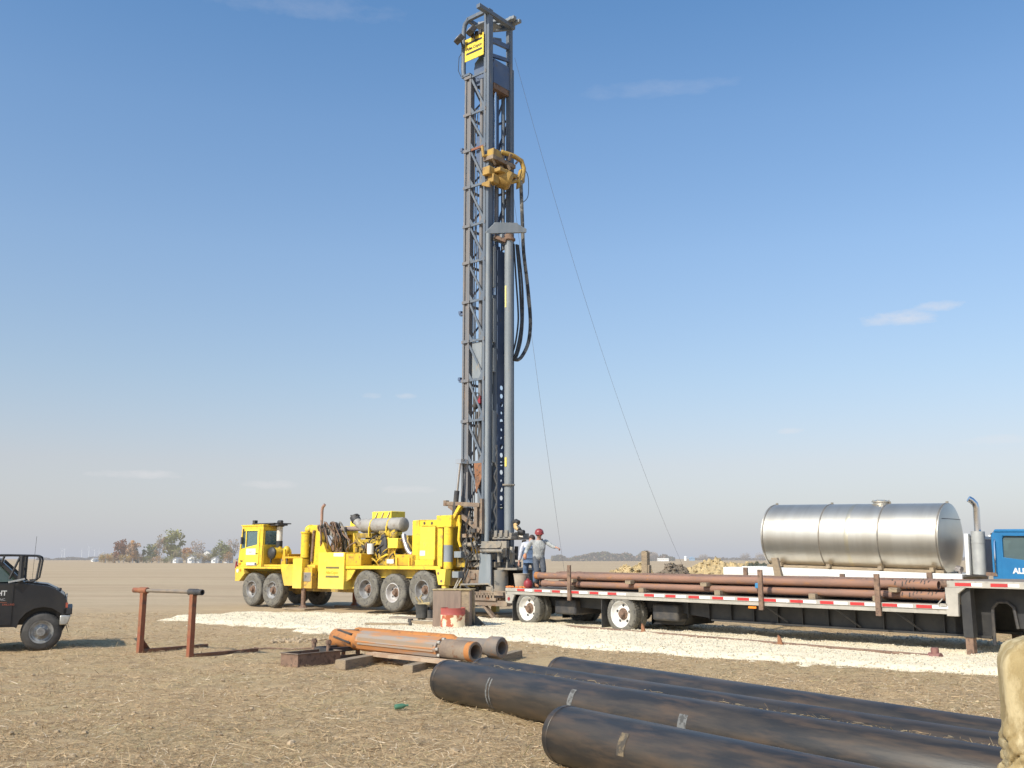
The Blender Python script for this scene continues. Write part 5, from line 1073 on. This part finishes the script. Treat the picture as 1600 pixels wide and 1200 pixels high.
# dirt clods
random.seed(17); cm=MB(); cnt=0
def clod(mb,x,y,r):
    o=Vector((x,y,gh(x,y)+r*.25)); n,mm=8,5
    vs=[];fs=[]
    for i in range(mm+1):
        t=PI*i/mm
        for k in range(n):
            w=2*PI*k/n; v=Vector((math.sin(t)*math.cos(w),math.sin(t)*math.sin(w),.7*math.cos(t))); q=r*(1+.45*noise.noise(v*1.7+o*9)); vs.append(o+v*q)
    for i in range(mm):
        for k in range(n): fs.append((i*n+k,(i+1)*n+k,(i+1)*n+(k+1)%n,i*n+(k+1)%n))
    mb.add(vs,fs)
for k in range(900):
    y=6.8+22*random.random()**1.5; x=random.uniform(-.6,.6)*y
    if sdist(x,y)<0 and noise.noise((x*.5,y*.5,3))>-.1: clod(cm,x,y,random.uniform(.008,.035)*(1.7 if random.random()<.06 else 1))
for k in range(60): clod(cm,random.gauss(-4.9,.35),random.gauss(22.0,.25),random.uniform(.02,.07))
tag(cm.build('soil_clods',M('soil_clods_mat',(.36,.27,.17),(.46,.35,.23),7,.95,bump=.006,bsc=40)),'crumbled soil clods scattered among the straw','soil',kind='stuff')

def straw_tufts():
    random.seed(31); V=[];C=[]
    A=Vector((-.86,13.10,0)); Bq=Vector((4.55,5.55,0)); d=(Bq-A).normalized(); nrm=Vector((-d.y,d.x,0))
    pal=[(.56,.42,.24),(.66,.51,.30),(.40,.28,.16),(.30,.21,.12)]
    def blade(c,dirv,ln,w):
        dirv=dirv.normalized(); sd_=dirv.cross(Vector((random.gauss(0,1),random.gauss(0,1),random.gauss(0,1)))).normalized()*w
        k=random.choice(pal); p=[c-dirv*ln/2-sd_,c-dirv*ln/2+sd_,c+sd_+Vector((0,0,ln*.04)),c+dirv*ln/2+sd_*.5,c+dirv*ln/2-sd_*.5,c-sd_+Vector((0,0,ln*.04))]
        V.extend(p); C.extend([k]*6)
    for k in range(5200):
        t=random.random()**.9*9; g=noise.noise((t*1.3,2,1)); 
        if g<-.12 and random.random()<.8: continue
        off=random.gauss(.22,.05); z=.20+math.sqrt(max(0,.254**2-min(off,.25)**2))+.06+random.uniform(0,.03)
        p=A+d*t+nrm*off; blade(Vector((p.x,p.y,z)),Vector((random.gauss(0,1),random.gauss(0,1),random.gauss(0,.25))),random.uniform(.02,.12),random.uniform(.0012,.0028))
    for (x,y,l,tilt) in ((.05,11.65,.30,.35),(.52,11.35,.24,-.2),(1.9,9.2,.26,.3),(2.6,8.2,.2,-.3)):
        for q in range(3): blade(Vector((x+random.uniform(-.03,.03),y,l*.5)),Vector((tilt+random.uniform(-.3,.3),.1,1)),l*random.uniform(.6,1),.003)
    V=np.array([tuple(v) for v in V]); n=len(V)//6; b=np.arange(n)[:,None]*6
    F=np.concatenate([b+np.array([[0,1,2,5]]),b+np.array([[5,2,3,4]])],0)
    tag(mesh_np('straw_on_casings',V,F,straw_m,np.array(C)),'loose straw and stalks caught on and against the black casings','straw',kind='stuff')
straw_tufts()
# ------------------------------------------------------------------ far field: spoil heap, trees, farm houses, turbines
def heap(name,label,pts,h,w,mat,seed,y0=0):
    random.seed(seed); (x0,ya),(x1,yb)=pts; n,mm=200,54; vs=[];fs=[]
    d=Vector((x1-x0,yb-ya,0)); L=d.length; d/=L; nn=Vector((-d.y,d.x,0))
    for i in range(n+1):
        s=i/n; hh=h(s)
        for j in range(mm+1):
            t=j/mm*2-1; p=Vector((x0,ya,0))+d*L*s+nn*w*t
            b=max(0,1-abs(t)**1.6); q=Vector((p.x*.9,p.y*.9,seed)); z=hh*b*(1+.10*noise.noise(q)+.10*noise.noise(q*2.7)+.09*noise.noise(q*6.3)+.09*abs(noise.noise(q*13))+.05*noise.noise(q*27)+.03*noise.noise(q*50))
            vs.append((p.x+.1*noise.noise(q*5),p.y,z-.06))
    k=mm+1
    fs=[(i*k+j,i*k+j+1,(i+1)*k+j+1,(i+1)*k+j) for i in range(n) for j in range(mm)]
    m=MB(); m.add(vs,fs)
    for _ in range(800):
        c=Vector(random.choice(vs)); r=.025+.075*random.random()**3; m.ell(c+Vector((0,0,r*.3)),(r*random.uniform(.7,1.3),r*random.uniform(.7,1.3),r*.8),6,4)
    return tag(m.build(name,mat,ang=50),label,'spoil heap')
tanspoil=M('tan_subsoil',(.53,.40,.21),(.43,.32,.165),1.6,.95,c3=(.30,.23,.13),sc3=4,lo3=.52,hi3=.62,bump=.05,bsc=6)
darkheap=M('dark_heap',(.16,.13,.10),(.22,.175,.13),2,.95,bump=.05,bsc=6)  # darker colour than the tan heaps
heap('spoil_heap','tan heap of dug subsoil behind the trailer, right of the wooden post',((6.2,47.0),(15.2,44.5)),lambda s:1.56*min(1,s*7)*(.95+.14*math.exp(-((s-.45)/.12)**2)+.03*math.sin(s*25))*min(1,(1-s)*6),3.0,tanspoil,3)
heap('spoil_heap','low tan heap of dug subsoil behind the trailer, left of the wooden post',((4.3,46.0),(6.8,46.5)),lambda s:1.55*min(1,.6+s*1.0)*min(1,(1-s)*6)*min(1,s*12),1.8,tanspoil,5)
heap('soil_heap','dark heap between the two tan heaps',((6.0,44.2),(8.6,45.0)),lambda s:1.46*min(1,.55+s)*min(1,(1-s)*4),1.0,darkheap,8)
tag(MB().box(0,5.2,0,.9,.0,1.52).build('white_container',white,None,.02,loc=(7.75,36.0,0),rot=(0,0,-R(30))),'long low white box on the ground before the spoil heap','container')
tag(MB().box(0,.5,0,.3,0,.1).box(.7,1.1,0,.25,0,.1).build('white_bags',white2,None,.03,loc=(4.0,42.5,1.18-.05),rot=(0,0,-.1)),'two small pale bags at the left foot of the tan heap','bag') if False else None
HZT=(.50,.53,.58)
# trees: trunk with limbs, crown of leaf clumps
def tree(x,y,h,w,pal,label,group,seed,hz=.30,conifer=False,bare=False,name='tree',trunk_h=.22):
    r=np.random.default_rng(seed); random.seed(seed)
    t=thing(name,label,'tree',(x,y,0),group=group)
    bark=tree.bark
    m=MB(); m.tube([(0,0,-.2),(0,0,h*.3),(random.uniform(-.2,.2),0,h*.62),(random.uniform(-.3,.3),0,h*.9)],[h*.026,h*.02,h*.012,h*.004],7)
    for k in range(16 if bare else 9):
        a=random.uniform(0,2*PI); z0=h*random.uniform(.25,.7); l=w*random.uniform(.5,.95); z1=z0+h*random.uniform(.12,.3)
        m.tube([(0,0,z0),(l*.5*math.cos(a),l*.5*math.sin(a),(z0+z1)/2-.1),(l*math.cos(a),l*math.sin(a),z1)],[h*.009,h*.006,h*.002],5)
    m.build('trunk',bark,t)
    n=int((900 if not bare else 420)); w*=1.22; V=[];C=[]
    cl=[]
    for k in range(26):
        if conifer:
            z=random.uniform(.05,1); rr=(1-z)*.95+.05; a=random.uniform(0,2*PI); q=random.uniform(.5,1); cl.append((w*rr*q*math.cos(a),w*rr*q*math.sin(a),h*(.04+.94*z),w*.30*(1.15-z)))
        else:
            v=Vector((random.gauss(0,1),random.gauss(0,1),random.gauss(0,1))).normalized()*random.uniform(.45,1)
            zc=trunk_h+(1-trunk_h)*.52; cl.append((v.x*w*.72,v.y*w*.72,h*(zc+v.z*(1-trunk_h)*.40),w*random.uniform(.20,.42)))
    ci=r.integers(0,len(cl),n); cl=np.array(cl)
    g=r.normal(size=(n,3)); g/=np.linalg.norm(g,axis=1)[:,None]; g*=(r.random((n,1))**.4)
    P=cl[ci,:3]+g*cl[ci,3:4]
    s=h*(.018 if bare else .030)*(.6+.8*r.random((n,1)))
    u=r.normal(size=(n,3)); u/=np.linalg.norm(u,axis=1)[:,None]; v=np.cross(u,r.normal(size=(n,3))); v/=np.linalg.norm(v,axis=1)[:,None]
    Q=np.stack([P-u*s-v*s*.6,P+u*s*.7-v*s,P+u*s+v*s*.7,P-u*s*.6+v*s],1).reshape(-1,3)
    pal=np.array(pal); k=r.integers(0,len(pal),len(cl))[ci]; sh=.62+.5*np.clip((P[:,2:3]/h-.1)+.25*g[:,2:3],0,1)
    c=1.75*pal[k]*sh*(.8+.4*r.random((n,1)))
    mt=tree.mats[hz]
    o=mesh_np('crown',Q,np.arange(n*4).reshape(-1,4),mt,np.repeat(c,4,0)); o.parent=t
    return t
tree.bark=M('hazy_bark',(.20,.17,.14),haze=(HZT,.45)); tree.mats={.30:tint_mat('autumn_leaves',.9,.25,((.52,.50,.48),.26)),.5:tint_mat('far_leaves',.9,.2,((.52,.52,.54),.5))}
Gg='autumn trees of the farm grove at the left horizon'
YT=430.
def px2x(px,Y=YT): return (px-800)/1505*Y*.985
gr=(.16,.17,.06); og=(.20,.19,.08); ye=(.34,.24,.08); rd_=(.19,.085,.05); orr=(.36,.20,.08); pk_=(.30,.20,.13); dg=(.05,.075,.045); tn=(.28,.22,.15)
TL=[(166,4.2,2.9,[ye,orr,og],'small yellow-brown tree at the left end of the grove'),(187,10.2,3.6,[rd_,(.15,.07,.05)],'dark red round tree near the left end of the grove'),(181,5.0,2.3,[orr,ye],'low orange bush in front of the dark red tree'),(208,10.6,3.2,[pk_,orr],'thin pinkish-tan tree right of the dark red one'),
 (203,6.2,1.5,[dg],'small dark conifer below the pinkish tree','c'),(213,6.6,1.5,[dg],'dark conifer, second of the three in the row','c'),(225,7.0,1.6,[dg],'dark conifer, rightmost of the three in the row','c'),(238,8.8,3.0,[(.09,.12,.06),og],'dark green broad tree left of the big tree'),
 (249,13.2,2.6,[tn,pk_],'tall bare twiggy tree beside the big tree','b'),(269,15.6,5.6,[og,gr,(.24,.22,.09)],'big green-yellow tree, tallest of the grove'),(277,6.5,2.6,[og,tn],'low olive bush at the foot of the big tree'),(292,7.4,2.8,[orr,(.32,.16,.07)],'orange tree right of the big tree, above a white house'),(309,11.0,3.6,[pk_,tn],'sparse tan tree behind the white houses','b'),
 (343,9.4,4.4,[og,gr],'broad olive tree nearest the yellow cab'),(327,4.6,2.4,[tn,og],'low brown bush between the house groups'),(364,11.4,3.4,[tn,pk_],'sparse tan tree just left of the yellow cab','b'),(356,8.0,3.2,[(.13,.14,.06),og],'dark olive tree in front of the sparse tan one')]
for k in range(16): TL.append((168+12.6*k+random.uniform(-3,3),random.uniform(2.6,4.6),random.uniform(2.2,3.4),random.choice(([og,tn],[orr,tn],[gr,og],[ye,tn])),'low brushy undergrowth shrub along the foot of the grove'))
for i,a in enumerate(TL):
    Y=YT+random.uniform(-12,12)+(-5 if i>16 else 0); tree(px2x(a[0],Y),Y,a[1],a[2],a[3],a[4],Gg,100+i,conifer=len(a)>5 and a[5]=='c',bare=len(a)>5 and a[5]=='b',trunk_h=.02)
def house(px,Y,w,h,label,roofc=(.34,.33,.33),d=6):
    t=thing('farm_house',label,'house',(px2x(px,Y),Y,0),group='farm houses in the grove'); wm=house.w; rm=M('hazy_roof',roofc,haze=(HZT,.45))
    MB().prism([(-w/2,0),(w/2,0),(w/2,h),(0,h+w*.28),(-w/2,h)],0,d).build('wall',wm,t)
    m=MB(); m.bar((-w/2-.25,d/2,h-.1),(0,d/2,h+w*.28+.12),d+.6,.15) if False else m.prism([(-w/2-.3,h-.12),(0,h+w*.28+.05),(w/2+.3,h-.12),(w/2+.3,h+.05),(0,h+w*.28+.25),(-w/2-.3,h+.05)],-.3,d+.3); m.build('roof',rm,t)
    MB().box(-w*.25,-w*.25+.9,-.05,.0,h*.4,h*.75).build('window',house.g,t); MB().box(w*.1,w*.1+1,-.05,0,0,2.0).build('door',house.g,t)
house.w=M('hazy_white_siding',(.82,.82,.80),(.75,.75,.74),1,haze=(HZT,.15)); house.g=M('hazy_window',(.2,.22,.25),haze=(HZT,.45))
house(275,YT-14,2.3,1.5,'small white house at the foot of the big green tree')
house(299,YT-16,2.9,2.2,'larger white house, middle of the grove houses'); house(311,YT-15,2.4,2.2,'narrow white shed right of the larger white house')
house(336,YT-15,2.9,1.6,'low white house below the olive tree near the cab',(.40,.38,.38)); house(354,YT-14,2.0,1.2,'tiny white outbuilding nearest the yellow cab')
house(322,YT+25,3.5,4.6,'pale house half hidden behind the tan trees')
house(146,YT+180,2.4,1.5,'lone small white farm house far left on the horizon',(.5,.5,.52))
# far treelines (too far to count)
def treeline(pxa,pxb,Y,hmin,hmax,pal,label,seed,hz=.5,n=5200):
    r=np.random.default_rng(seed); x=r.uniform(px2x(pxa,Y),px2x(pxb,Y),n)
    hh=np.array([hmin+(hmax-hmin)*max(0,min(1,.5+.9*noise.noise((a*.035,seed,0))+.5*noise.noise((a*.12,seed,2)))) for a in x])
    z=hh*r.random(n)**.8; y=Y+r.uniform(-6,6,n); P=np.stack([x,y,z],1); s=(.55+.6*r.random((n,1)))
    u=r.normal(size=(n,3)); v=r.normal(size=(n,3)); u/=np.linalg.norm(u,axis=1)[:,None]; v/=np.linalg.norm(v,axis=1)[:,None]
    Q=np.stack([P-u*s-v*s*.6,P+u*s*.7-v*s,P+u*s+v*s*.7,P-u*s*.6+v*s],1).reshape(-1,3); pal=np.array(pal); c=pal[r.integers(0,len(pal),n)]*(.7+.5*r.random((n,1)))
    tag(mesh_np('distant_treeline',Q,np.arange(n*4).reshape(-1,4),tree.mats[hz],np.repeat(c,4,0)),label,'treeline',kind='stuff')
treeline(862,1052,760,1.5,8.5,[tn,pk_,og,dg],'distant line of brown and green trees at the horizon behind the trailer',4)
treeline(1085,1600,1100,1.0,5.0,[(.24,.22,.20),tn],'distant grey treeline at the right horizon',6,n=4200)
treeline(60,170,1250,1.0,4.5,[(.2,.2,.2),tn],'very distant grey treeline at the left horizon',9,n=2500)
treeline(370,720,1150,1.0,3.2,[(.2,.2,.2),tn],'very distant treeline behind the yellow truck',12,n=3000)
for i,(px,h,w,l) in enumerate([(1022,11,4.5,'bare domed tree left of the long white barn'),(1098,8,5,'grey tree between the white barn and the tank'),(1165,9,5.5,'round grey tree left of the tank, farther one'),(1187,8.5,6.0,'round grey tree partly behind the left end of the tank')]): tree(px2x(px,700),700,h*.62,w*.8,[tn,(.24,.20,.17)],l,'lone trees on the right horizon',300+i,hz=.5,trunk_h=.1)
tag(MB().box(-3.6,3.6,0,8,0,1.4).prism([(-3.8,1.4),(3.8,1.4),(3.5,2.2),(-3.5,2.2)],-.2,8.2).build('white_barn',house.w,loc=(px2x(1037,720),720,0)),'long low white barn on the horizon behind the tan heap','barn')
tag(MB().box(-2,2,0,8,0,2.4).prism([(-2.2,2.4),(2.2,2.4),(0,3.6)],-.3,8.3).build('blue_grey_barn',M('hazy_blue_siding',(.25,.38,.52),haze=(HZT,.4)),loc=(px2x(1082,900),900,0)),'blue-grey barn on the horizon right of the white barn','barn')
tag(MB().cyl((0,0,0),(0,0,3.4),1.3,16).ell((0,0,3.4),(1.3,1.3,.8),16,6).build('pale_silo',house.w,loc=(px2x(1071,900),900,0)),'pale silo on the horizon beside the blue-grey barn','silo')
# wind turbines
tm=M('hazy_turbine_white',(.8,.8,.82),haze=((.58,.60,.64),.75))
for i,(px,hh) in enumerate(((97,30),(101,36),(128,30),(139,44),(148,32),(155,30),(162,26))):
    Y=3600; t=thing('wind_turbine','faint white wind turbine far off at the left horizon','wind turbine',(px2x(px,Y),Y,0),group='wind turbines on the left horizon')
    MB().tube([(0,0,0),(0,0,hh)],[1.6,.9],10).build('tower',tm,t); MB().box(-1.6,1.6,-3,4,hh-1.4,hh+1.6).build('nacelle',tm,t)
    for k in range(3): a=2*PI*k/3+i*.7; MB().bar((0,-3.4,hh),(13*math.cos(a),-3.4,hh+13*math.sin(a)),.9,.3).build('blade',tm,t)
# ------------------------------------------------------------------ people
def skinned(name,pts,edges,mats,parent,root,sub=2,matfn=None):
    # grow one continuous surface from a skeleton of joints with radii, then bake it
    me=bpy.data.meshes.new(name); me.from_pydata([p[:3] for p in pts],edges,[]); o=bpy.data.objects.new(name,me); COL.objects.link(o)
    sk=o.modifiers.new('skin','SKIN'); sk.use_smooth_shade=True
    if not me.skin_vertices: 
        bm=bmesh.new(); bm.from_mesh(me); bm.verts.layers.skin.verify(); bm.to_mesh(me); bm.free()
    for i,p in enumerate(pts):
        d=me.skin_vertices[0].data[i]; d.radius=p[3] if isinstance(p[3],tuple) else (p[3],p[3]); d.use_root=(i==root)
    ss=o.modifiers.new('sub','SUBSURF'); ss.levels=sub; ss.render_levels=sub
    bpy.context.view_layer.update()
    nm=bpy.data.meshes.new_from_object(o.evaluated_get(bpy.context.evaluated_depsgraph_get()))
    o.modifiers.clear(); old=o.data; o.data=nm; bpy.data.meshes.remove(old); nm.name=name
    nm.materials.clear()
    for m in mats: nm.materials.append(m)
    for f in nm.polygons: f.use_smooth=True
    o.parent=parent; return o
def chain(pts,edges,start,joints):
    prev=start
    for j in joints: pts.append(j); edges.append((prev,len(pts)-1)); prev=len(pts)-1
    return prev
def V3(*a): return Vector(a)
def hand_chains(pts,edges,wi,wrist,direc,palmn,curl=.5,flip=1):
    # palm, four unequal fingers and a thumb leaving the side of the palm
    d=Vector(direc).normalized(); n=Vector(palmn); n=(n-d*n.dot(d)).normalized(); s=d.cross(n)*flip; w=Vector(wrist)
    c=w+d*.045; pts.append((*c,(.030,.020))); ci=len(pts)-1; edges.append((wi,ci))
    for k,(off,ln) in enumerate(((-.030,.070),(-.010,.080),(.010,.075),(.029,.060))):
        b=w+d*.09+s*off; a1=b+d*ln*.5*math.cos(curl*.6)+n*ln*.5*math.sin(curl*.6); a2=a1+d*ln*.5*math.cos(curl*1.6)+n*ln*.5*math.sin(curl*1.6)
        chain(pts,edges,ci,[(*b,.0105),(*a1,.0095),(*a2,.0075)])
    tb=w+d*.035-s*.036; t1=tb+d*.025-s*.022+n*.012; t2=t1+d*.028-s*.006+n*.016
    chain(pts,edges,ci,[(*tb,.013),(*t1,.011),(*t2,.009)])
def person(name_label,base_world,rz,J,hat):
    t=thing('person',name_label,'person',base_world,rz)
    pts=[];edges=[]
    P=lambda k:Vector(J[k])
    pel=P('pelvis'); ch=P('chest'); nk=P('neck'); hd=P('head')
    pts.append((*pel,(.150,.115))); 
    mid=pel.lerp(ch,.5)
    i_mid=chain(pts,edges,0,[(*mid,(.140,.105)),(*ch,(.160,.115))]); i_ch=i_mid
    i_nk=chain(pts,edges,i_ch,[(*ch.lerp(nk,.7),(.085,.075)),(*nk,.055)])
    up=(hd-nk).normalized(); fc=Vector(J['face']).normalized()
    chain(pts,edges,i_nk,[(*(hd-up*.055),(.068,.072)),(*hd,(.078,.092)),(*(hd+up*.085),(.055,.065))])
    for sd_ in ('L','R'):
        sh,el,wr=P('shoulder'+sd_),P('elbow'+sd_),P('wrist'+sd_)
        iw=chain(pts,edges,i_ch,[(*ch.lerp(sh,.75),.066),(*sh,.060),(*sh.lerp(el,.5),.048),(*el,.040),(*el.lerp(wr,.45),.040),(*wr,.026)])
        hand_chains(pts,edges,iw,wr,wr-el,J['palm'+sd_],J.get('curl',.7),1 if sd_=='L' else -1)
        hp,kn,an,to=P('hip'+sd_),P('knee'+sd_),P('ankle'+sd_),P('toe'+sd_)
        chain(pts,edges,0,[(*hp,.090),(*hp.lerp(kn,.5),.078),(*kn,.056),(*kn.lerp(an,.35),.056),(*an,.036),(*to,.034)])
    body=skinned('body',pts,edges,[skin],t,0,2)
    # face: nose, eyes, mouth, ears
    rt_=up.cross(fc).normalized()
    def fp(a,b,c): return hd+fc*a+rt_*b+up*c
    m=MB(); m.ell(fp(.100,0,-.012),(.014,.014,.02),8,6); m.build('nose',skin,body)
    for s_ in (-1,1):
        MB().ell(fp(.086,.030*s_,.015),(.010,.010,.008),8,6).build('eye',white,body); MB().ell(fp(.094,.030*s_,.015),(.005,.005,.006),6,5).build('pupil',black,body)
        MB().ell(fp(-.005,.082*s_,-.005),(.016,.010,.028),8,6).build('ear',skin,body)
    MB().ell(fp(.090,0,-.050),(.012,.022,.006),8,5).build('mouth',M('lips',(.35,.13,.11),rough=.6),body)
    # hair
    m=MB(); 
    vs=[];fs=[];n,mm=18,8
    for i in range(mm+1):
        th=PI*.62*i/mm
        for k in range(n):
            w=2*PI*k/n; dirv=up*math.cos(th)+(fc*math.cos(w)+rt_*math.sin(w))*math.sin(th); lim=1 if dirv.dot(fc)<.55 or th<.9 else .93
            vs.append(hd+up*.012+Vector((dirv.x*.098,dirv.y*.105,dirv.z*.108))*lim-fc*.008)
    for i in range(mm):
        for k in range(n): fs.append((i*n+k,(i+1)*n+k,(i+1)*n+(k+1)%n,i*n+(k+1)%n))
    m.add(vs,fs); m.build('hair',hair,t)
    if hat:
        axm=up
        h=MB().lathe([(.0,.150),(.05,.145),(.09,.125),(.118,.085),(.130,.03),(.132,.012),(.125,.010),(.11,.06),(.0,.13)],hd+up*.020,axm,24)
        b=[]; nb=16
        for k in range(nb+1):
            w=-1.15+2.3*k/nb; dirv=fc*math.cos(w)+rt_*math.sin(w); b.append((hd+up*.034+dirv*.128,hd+up*.022+dirv*(.128+.055*math.cos(w*1.2))))
        vs=[p for q in b for p in q]+[p-up*.006 for q in b for p in q]; k2=len(b)*2
        fs=[(2*i,2*i+1,2*i+3,2*i+2) for i in range(nb)]+[(k2+2*i,k2+2*i+2,k2+2*i+3,k2+2*i+1) for i in range(nb)]+[(2*i+1,k2+2*i+1,k2+2*i+3,2*i+3) for i in range(nb)]
        h.add(vs,fs); h.bar(hd+up*.168-fc*.09,hd+up*.168+fc*.08,.018,.012); h.build('hard_hat',M('red_helmet',(.24,.04,.045),(.28,.055,.055),6,.35),t)
    return t,J
def sleeve_cloth(t,name,mat,segs,root=0,sub=2):
    pts=[];edges=[]
    for ch_ in segs:
        if ch_[0] is None: pts.append(ch_[1][0]); prev=len(pts)-1; rest=ch_[1][1:]
        else: prev=ch_[0]; rest=ch_[1]
        chain(pts,edges,prev,rest)
    return skinned(name,pts,edges,[mat],t,root,sub)
def clothes(t,J,shirtm,pantm,bootm,overall_mode=False):
    P=lambda k:Vector(J[k]); pel,chs,nk=P('pelvis'),P('chest'),P('neck'); dn=(pel-chs).normalized()
    segs=[[None,[(*(pel+dn*.10),(.195,.155)),(*(pel-dn*.05),(.185,.15)),(*pel.lerp(chs,.55),(.185,.148)),(*chs,(.195,.150)),(*chs.lerp(nk,.62),(.115,.10)),(*chs.lerp(nk,.86),(.072,.068))]]]
    for s in 'LR':
        sh,el,wr=P('shoulder'+s),P('elbow'+s),P('wrist'+s)
        segs.append([3,[(*chs.lerp(sh,.72),.092),(*sh,.086),(*sh.lerp(el,.5),.070),(*el,.062),(*el.lerp(wr,.5),.058),(*el.lerp(wr,.86),.046)]])
    sleeve_cloth(t,'shirt',shirtm,segs,3)
    segs=[[None,[(*(pel-dn*.12),(.165,.135)),(*pel,(.175,.145))]]]
    for s in 'LR':
        hp,kn,an=P('hip'+s),P('knee'+s),P('ankle'+s)
        segs.append([1,[(*hp,.112),(*hp.lerp(kn,.5),.098),(*kn,.082),(*kn.lerp(an,.4),.078),(*kn.lerp(an,.92),.068)]])
    sleeve_cloth(t,'trousers',pantm,segs,1)
    for s in 'LR':
        an,to=P('ankle'+s),P('toe'+s); d=(to-an); d.z=0; d=d.normalized()
        sleeve_cloth(t,'boot',bootm,[[None,[(*(an+Vector((0,0,.10))),.058),(*(an+Vector((0,0,.02))),.056),(*(an-d*.02+Vector((0,0,-.035))),.05),(*(an+d*.10+Vector((0,0,-.045))),.048),(*(an+d*.18+Vector((0,0,-.05))),.040)]]],1,1)
MB_skip=None
# worker in the red helmet, walking on the trailer rear toward the right, arms out
J=dict(pelvis=(.03,0,.86),chest=(.04,-.05,1.20),neck=(.035,-.08,1.385),head=(.03,-.12,1.50),face=(.10,-1,-.12),
 shoulderL=(-.17,-.03,1.31),elbowL=(-.30,.02,1.10),wristL=(-.37,-.06,.92),palmL=(.6,-.2,.2),
 shoulderR=(.23,-.05,1.31),elbowR=(.38,-.16,1.18),wristR=(.50,-.32,1.13),palmR=(0,-.3,-1),
 hipL=(-.06,0,.80),kneeL=(-.04,-.12,.46),ankleL=(-.03,.02,.09),toeL=(-.02,-.14,.035),
 hipR=(.12,0,.80),kneeR=(.16,-.10,.48),ankleR=(.13,.16,.13),toeR=(.16,.02,.045),curl=1.1)
tw=TM@Vector((-.24,.66,1.0)); t,_=person('man in red hard hat and pale grey shirt striding on the trailer rear, arms out',tw,R(8),J,True)
clothes(t,J,shirt,jeans,boot)
MB().ell((-.375,-.07,.885),(.052,.050,.085),12,8).build('glove_cuff',glove,t); MB().ell((.10,-.20,1.365),(.03,.02,.022),8,6).build('collar_mark',black,t)
# worker in blue overalls bending away from the camera beside the mud pan
J2=dict(pelvis=(.02,.0,.86),chest=(-.02,.14,1.17),neck=(.05,.24,1.31),head=(.09,.28,1.40),face=(.25,1,-.5),
 shoulderL=(.16,.16,1.25),elbowL=(.24,.20,1.02),wristL=(.20,.42,.90),palmL=(-.4,.2,.1),
 shoulderR=(-.18,.14,1.24),elbowR=(-.24,.14,.98),wristR=(-.30,.20,.72),palmR=(.4,.1,0),
 hipL=(.11,0,.80),kneeL=(.16,.05,.45),ankleL=(.15,-.03,.09),toeL=(.17,.14,.04),
 hipR=(-.09,0,.80),kneeR=(-.12,.08,.45),ankleR=(-.13,-.02,.09),toeR=(-.12,.15,.04),curl=.9)
tw2=TM@Vector((-.74,.82,1.0)); t,_=person('man in faded blue overalls with pale sleeves bending over with his back to the camera',tw2,R(4),J2,False)
clothes(t,J2,M('pale_sleeve_shirt',(.55,.56,.60),(.45,.46,.52),9,.9),overall,dark)
P=lambda k:Vector(J2[k])
sleeve_cloth(t,'overall_bib',overall,[[None,[(*(P('pelvis')+Vector((0,-.01,-.06))),(.215,.185)),(*P('pelvis'),(.212,.18)),(*P('pelvis').lerp(P('chest'),.55),(.205,.168)),(*P('pelvis').lerp(P('chest'),1.06),(.155,.165)),(*P('chest').lerp(P('neck'),.35),(.115,.13))]]],1)
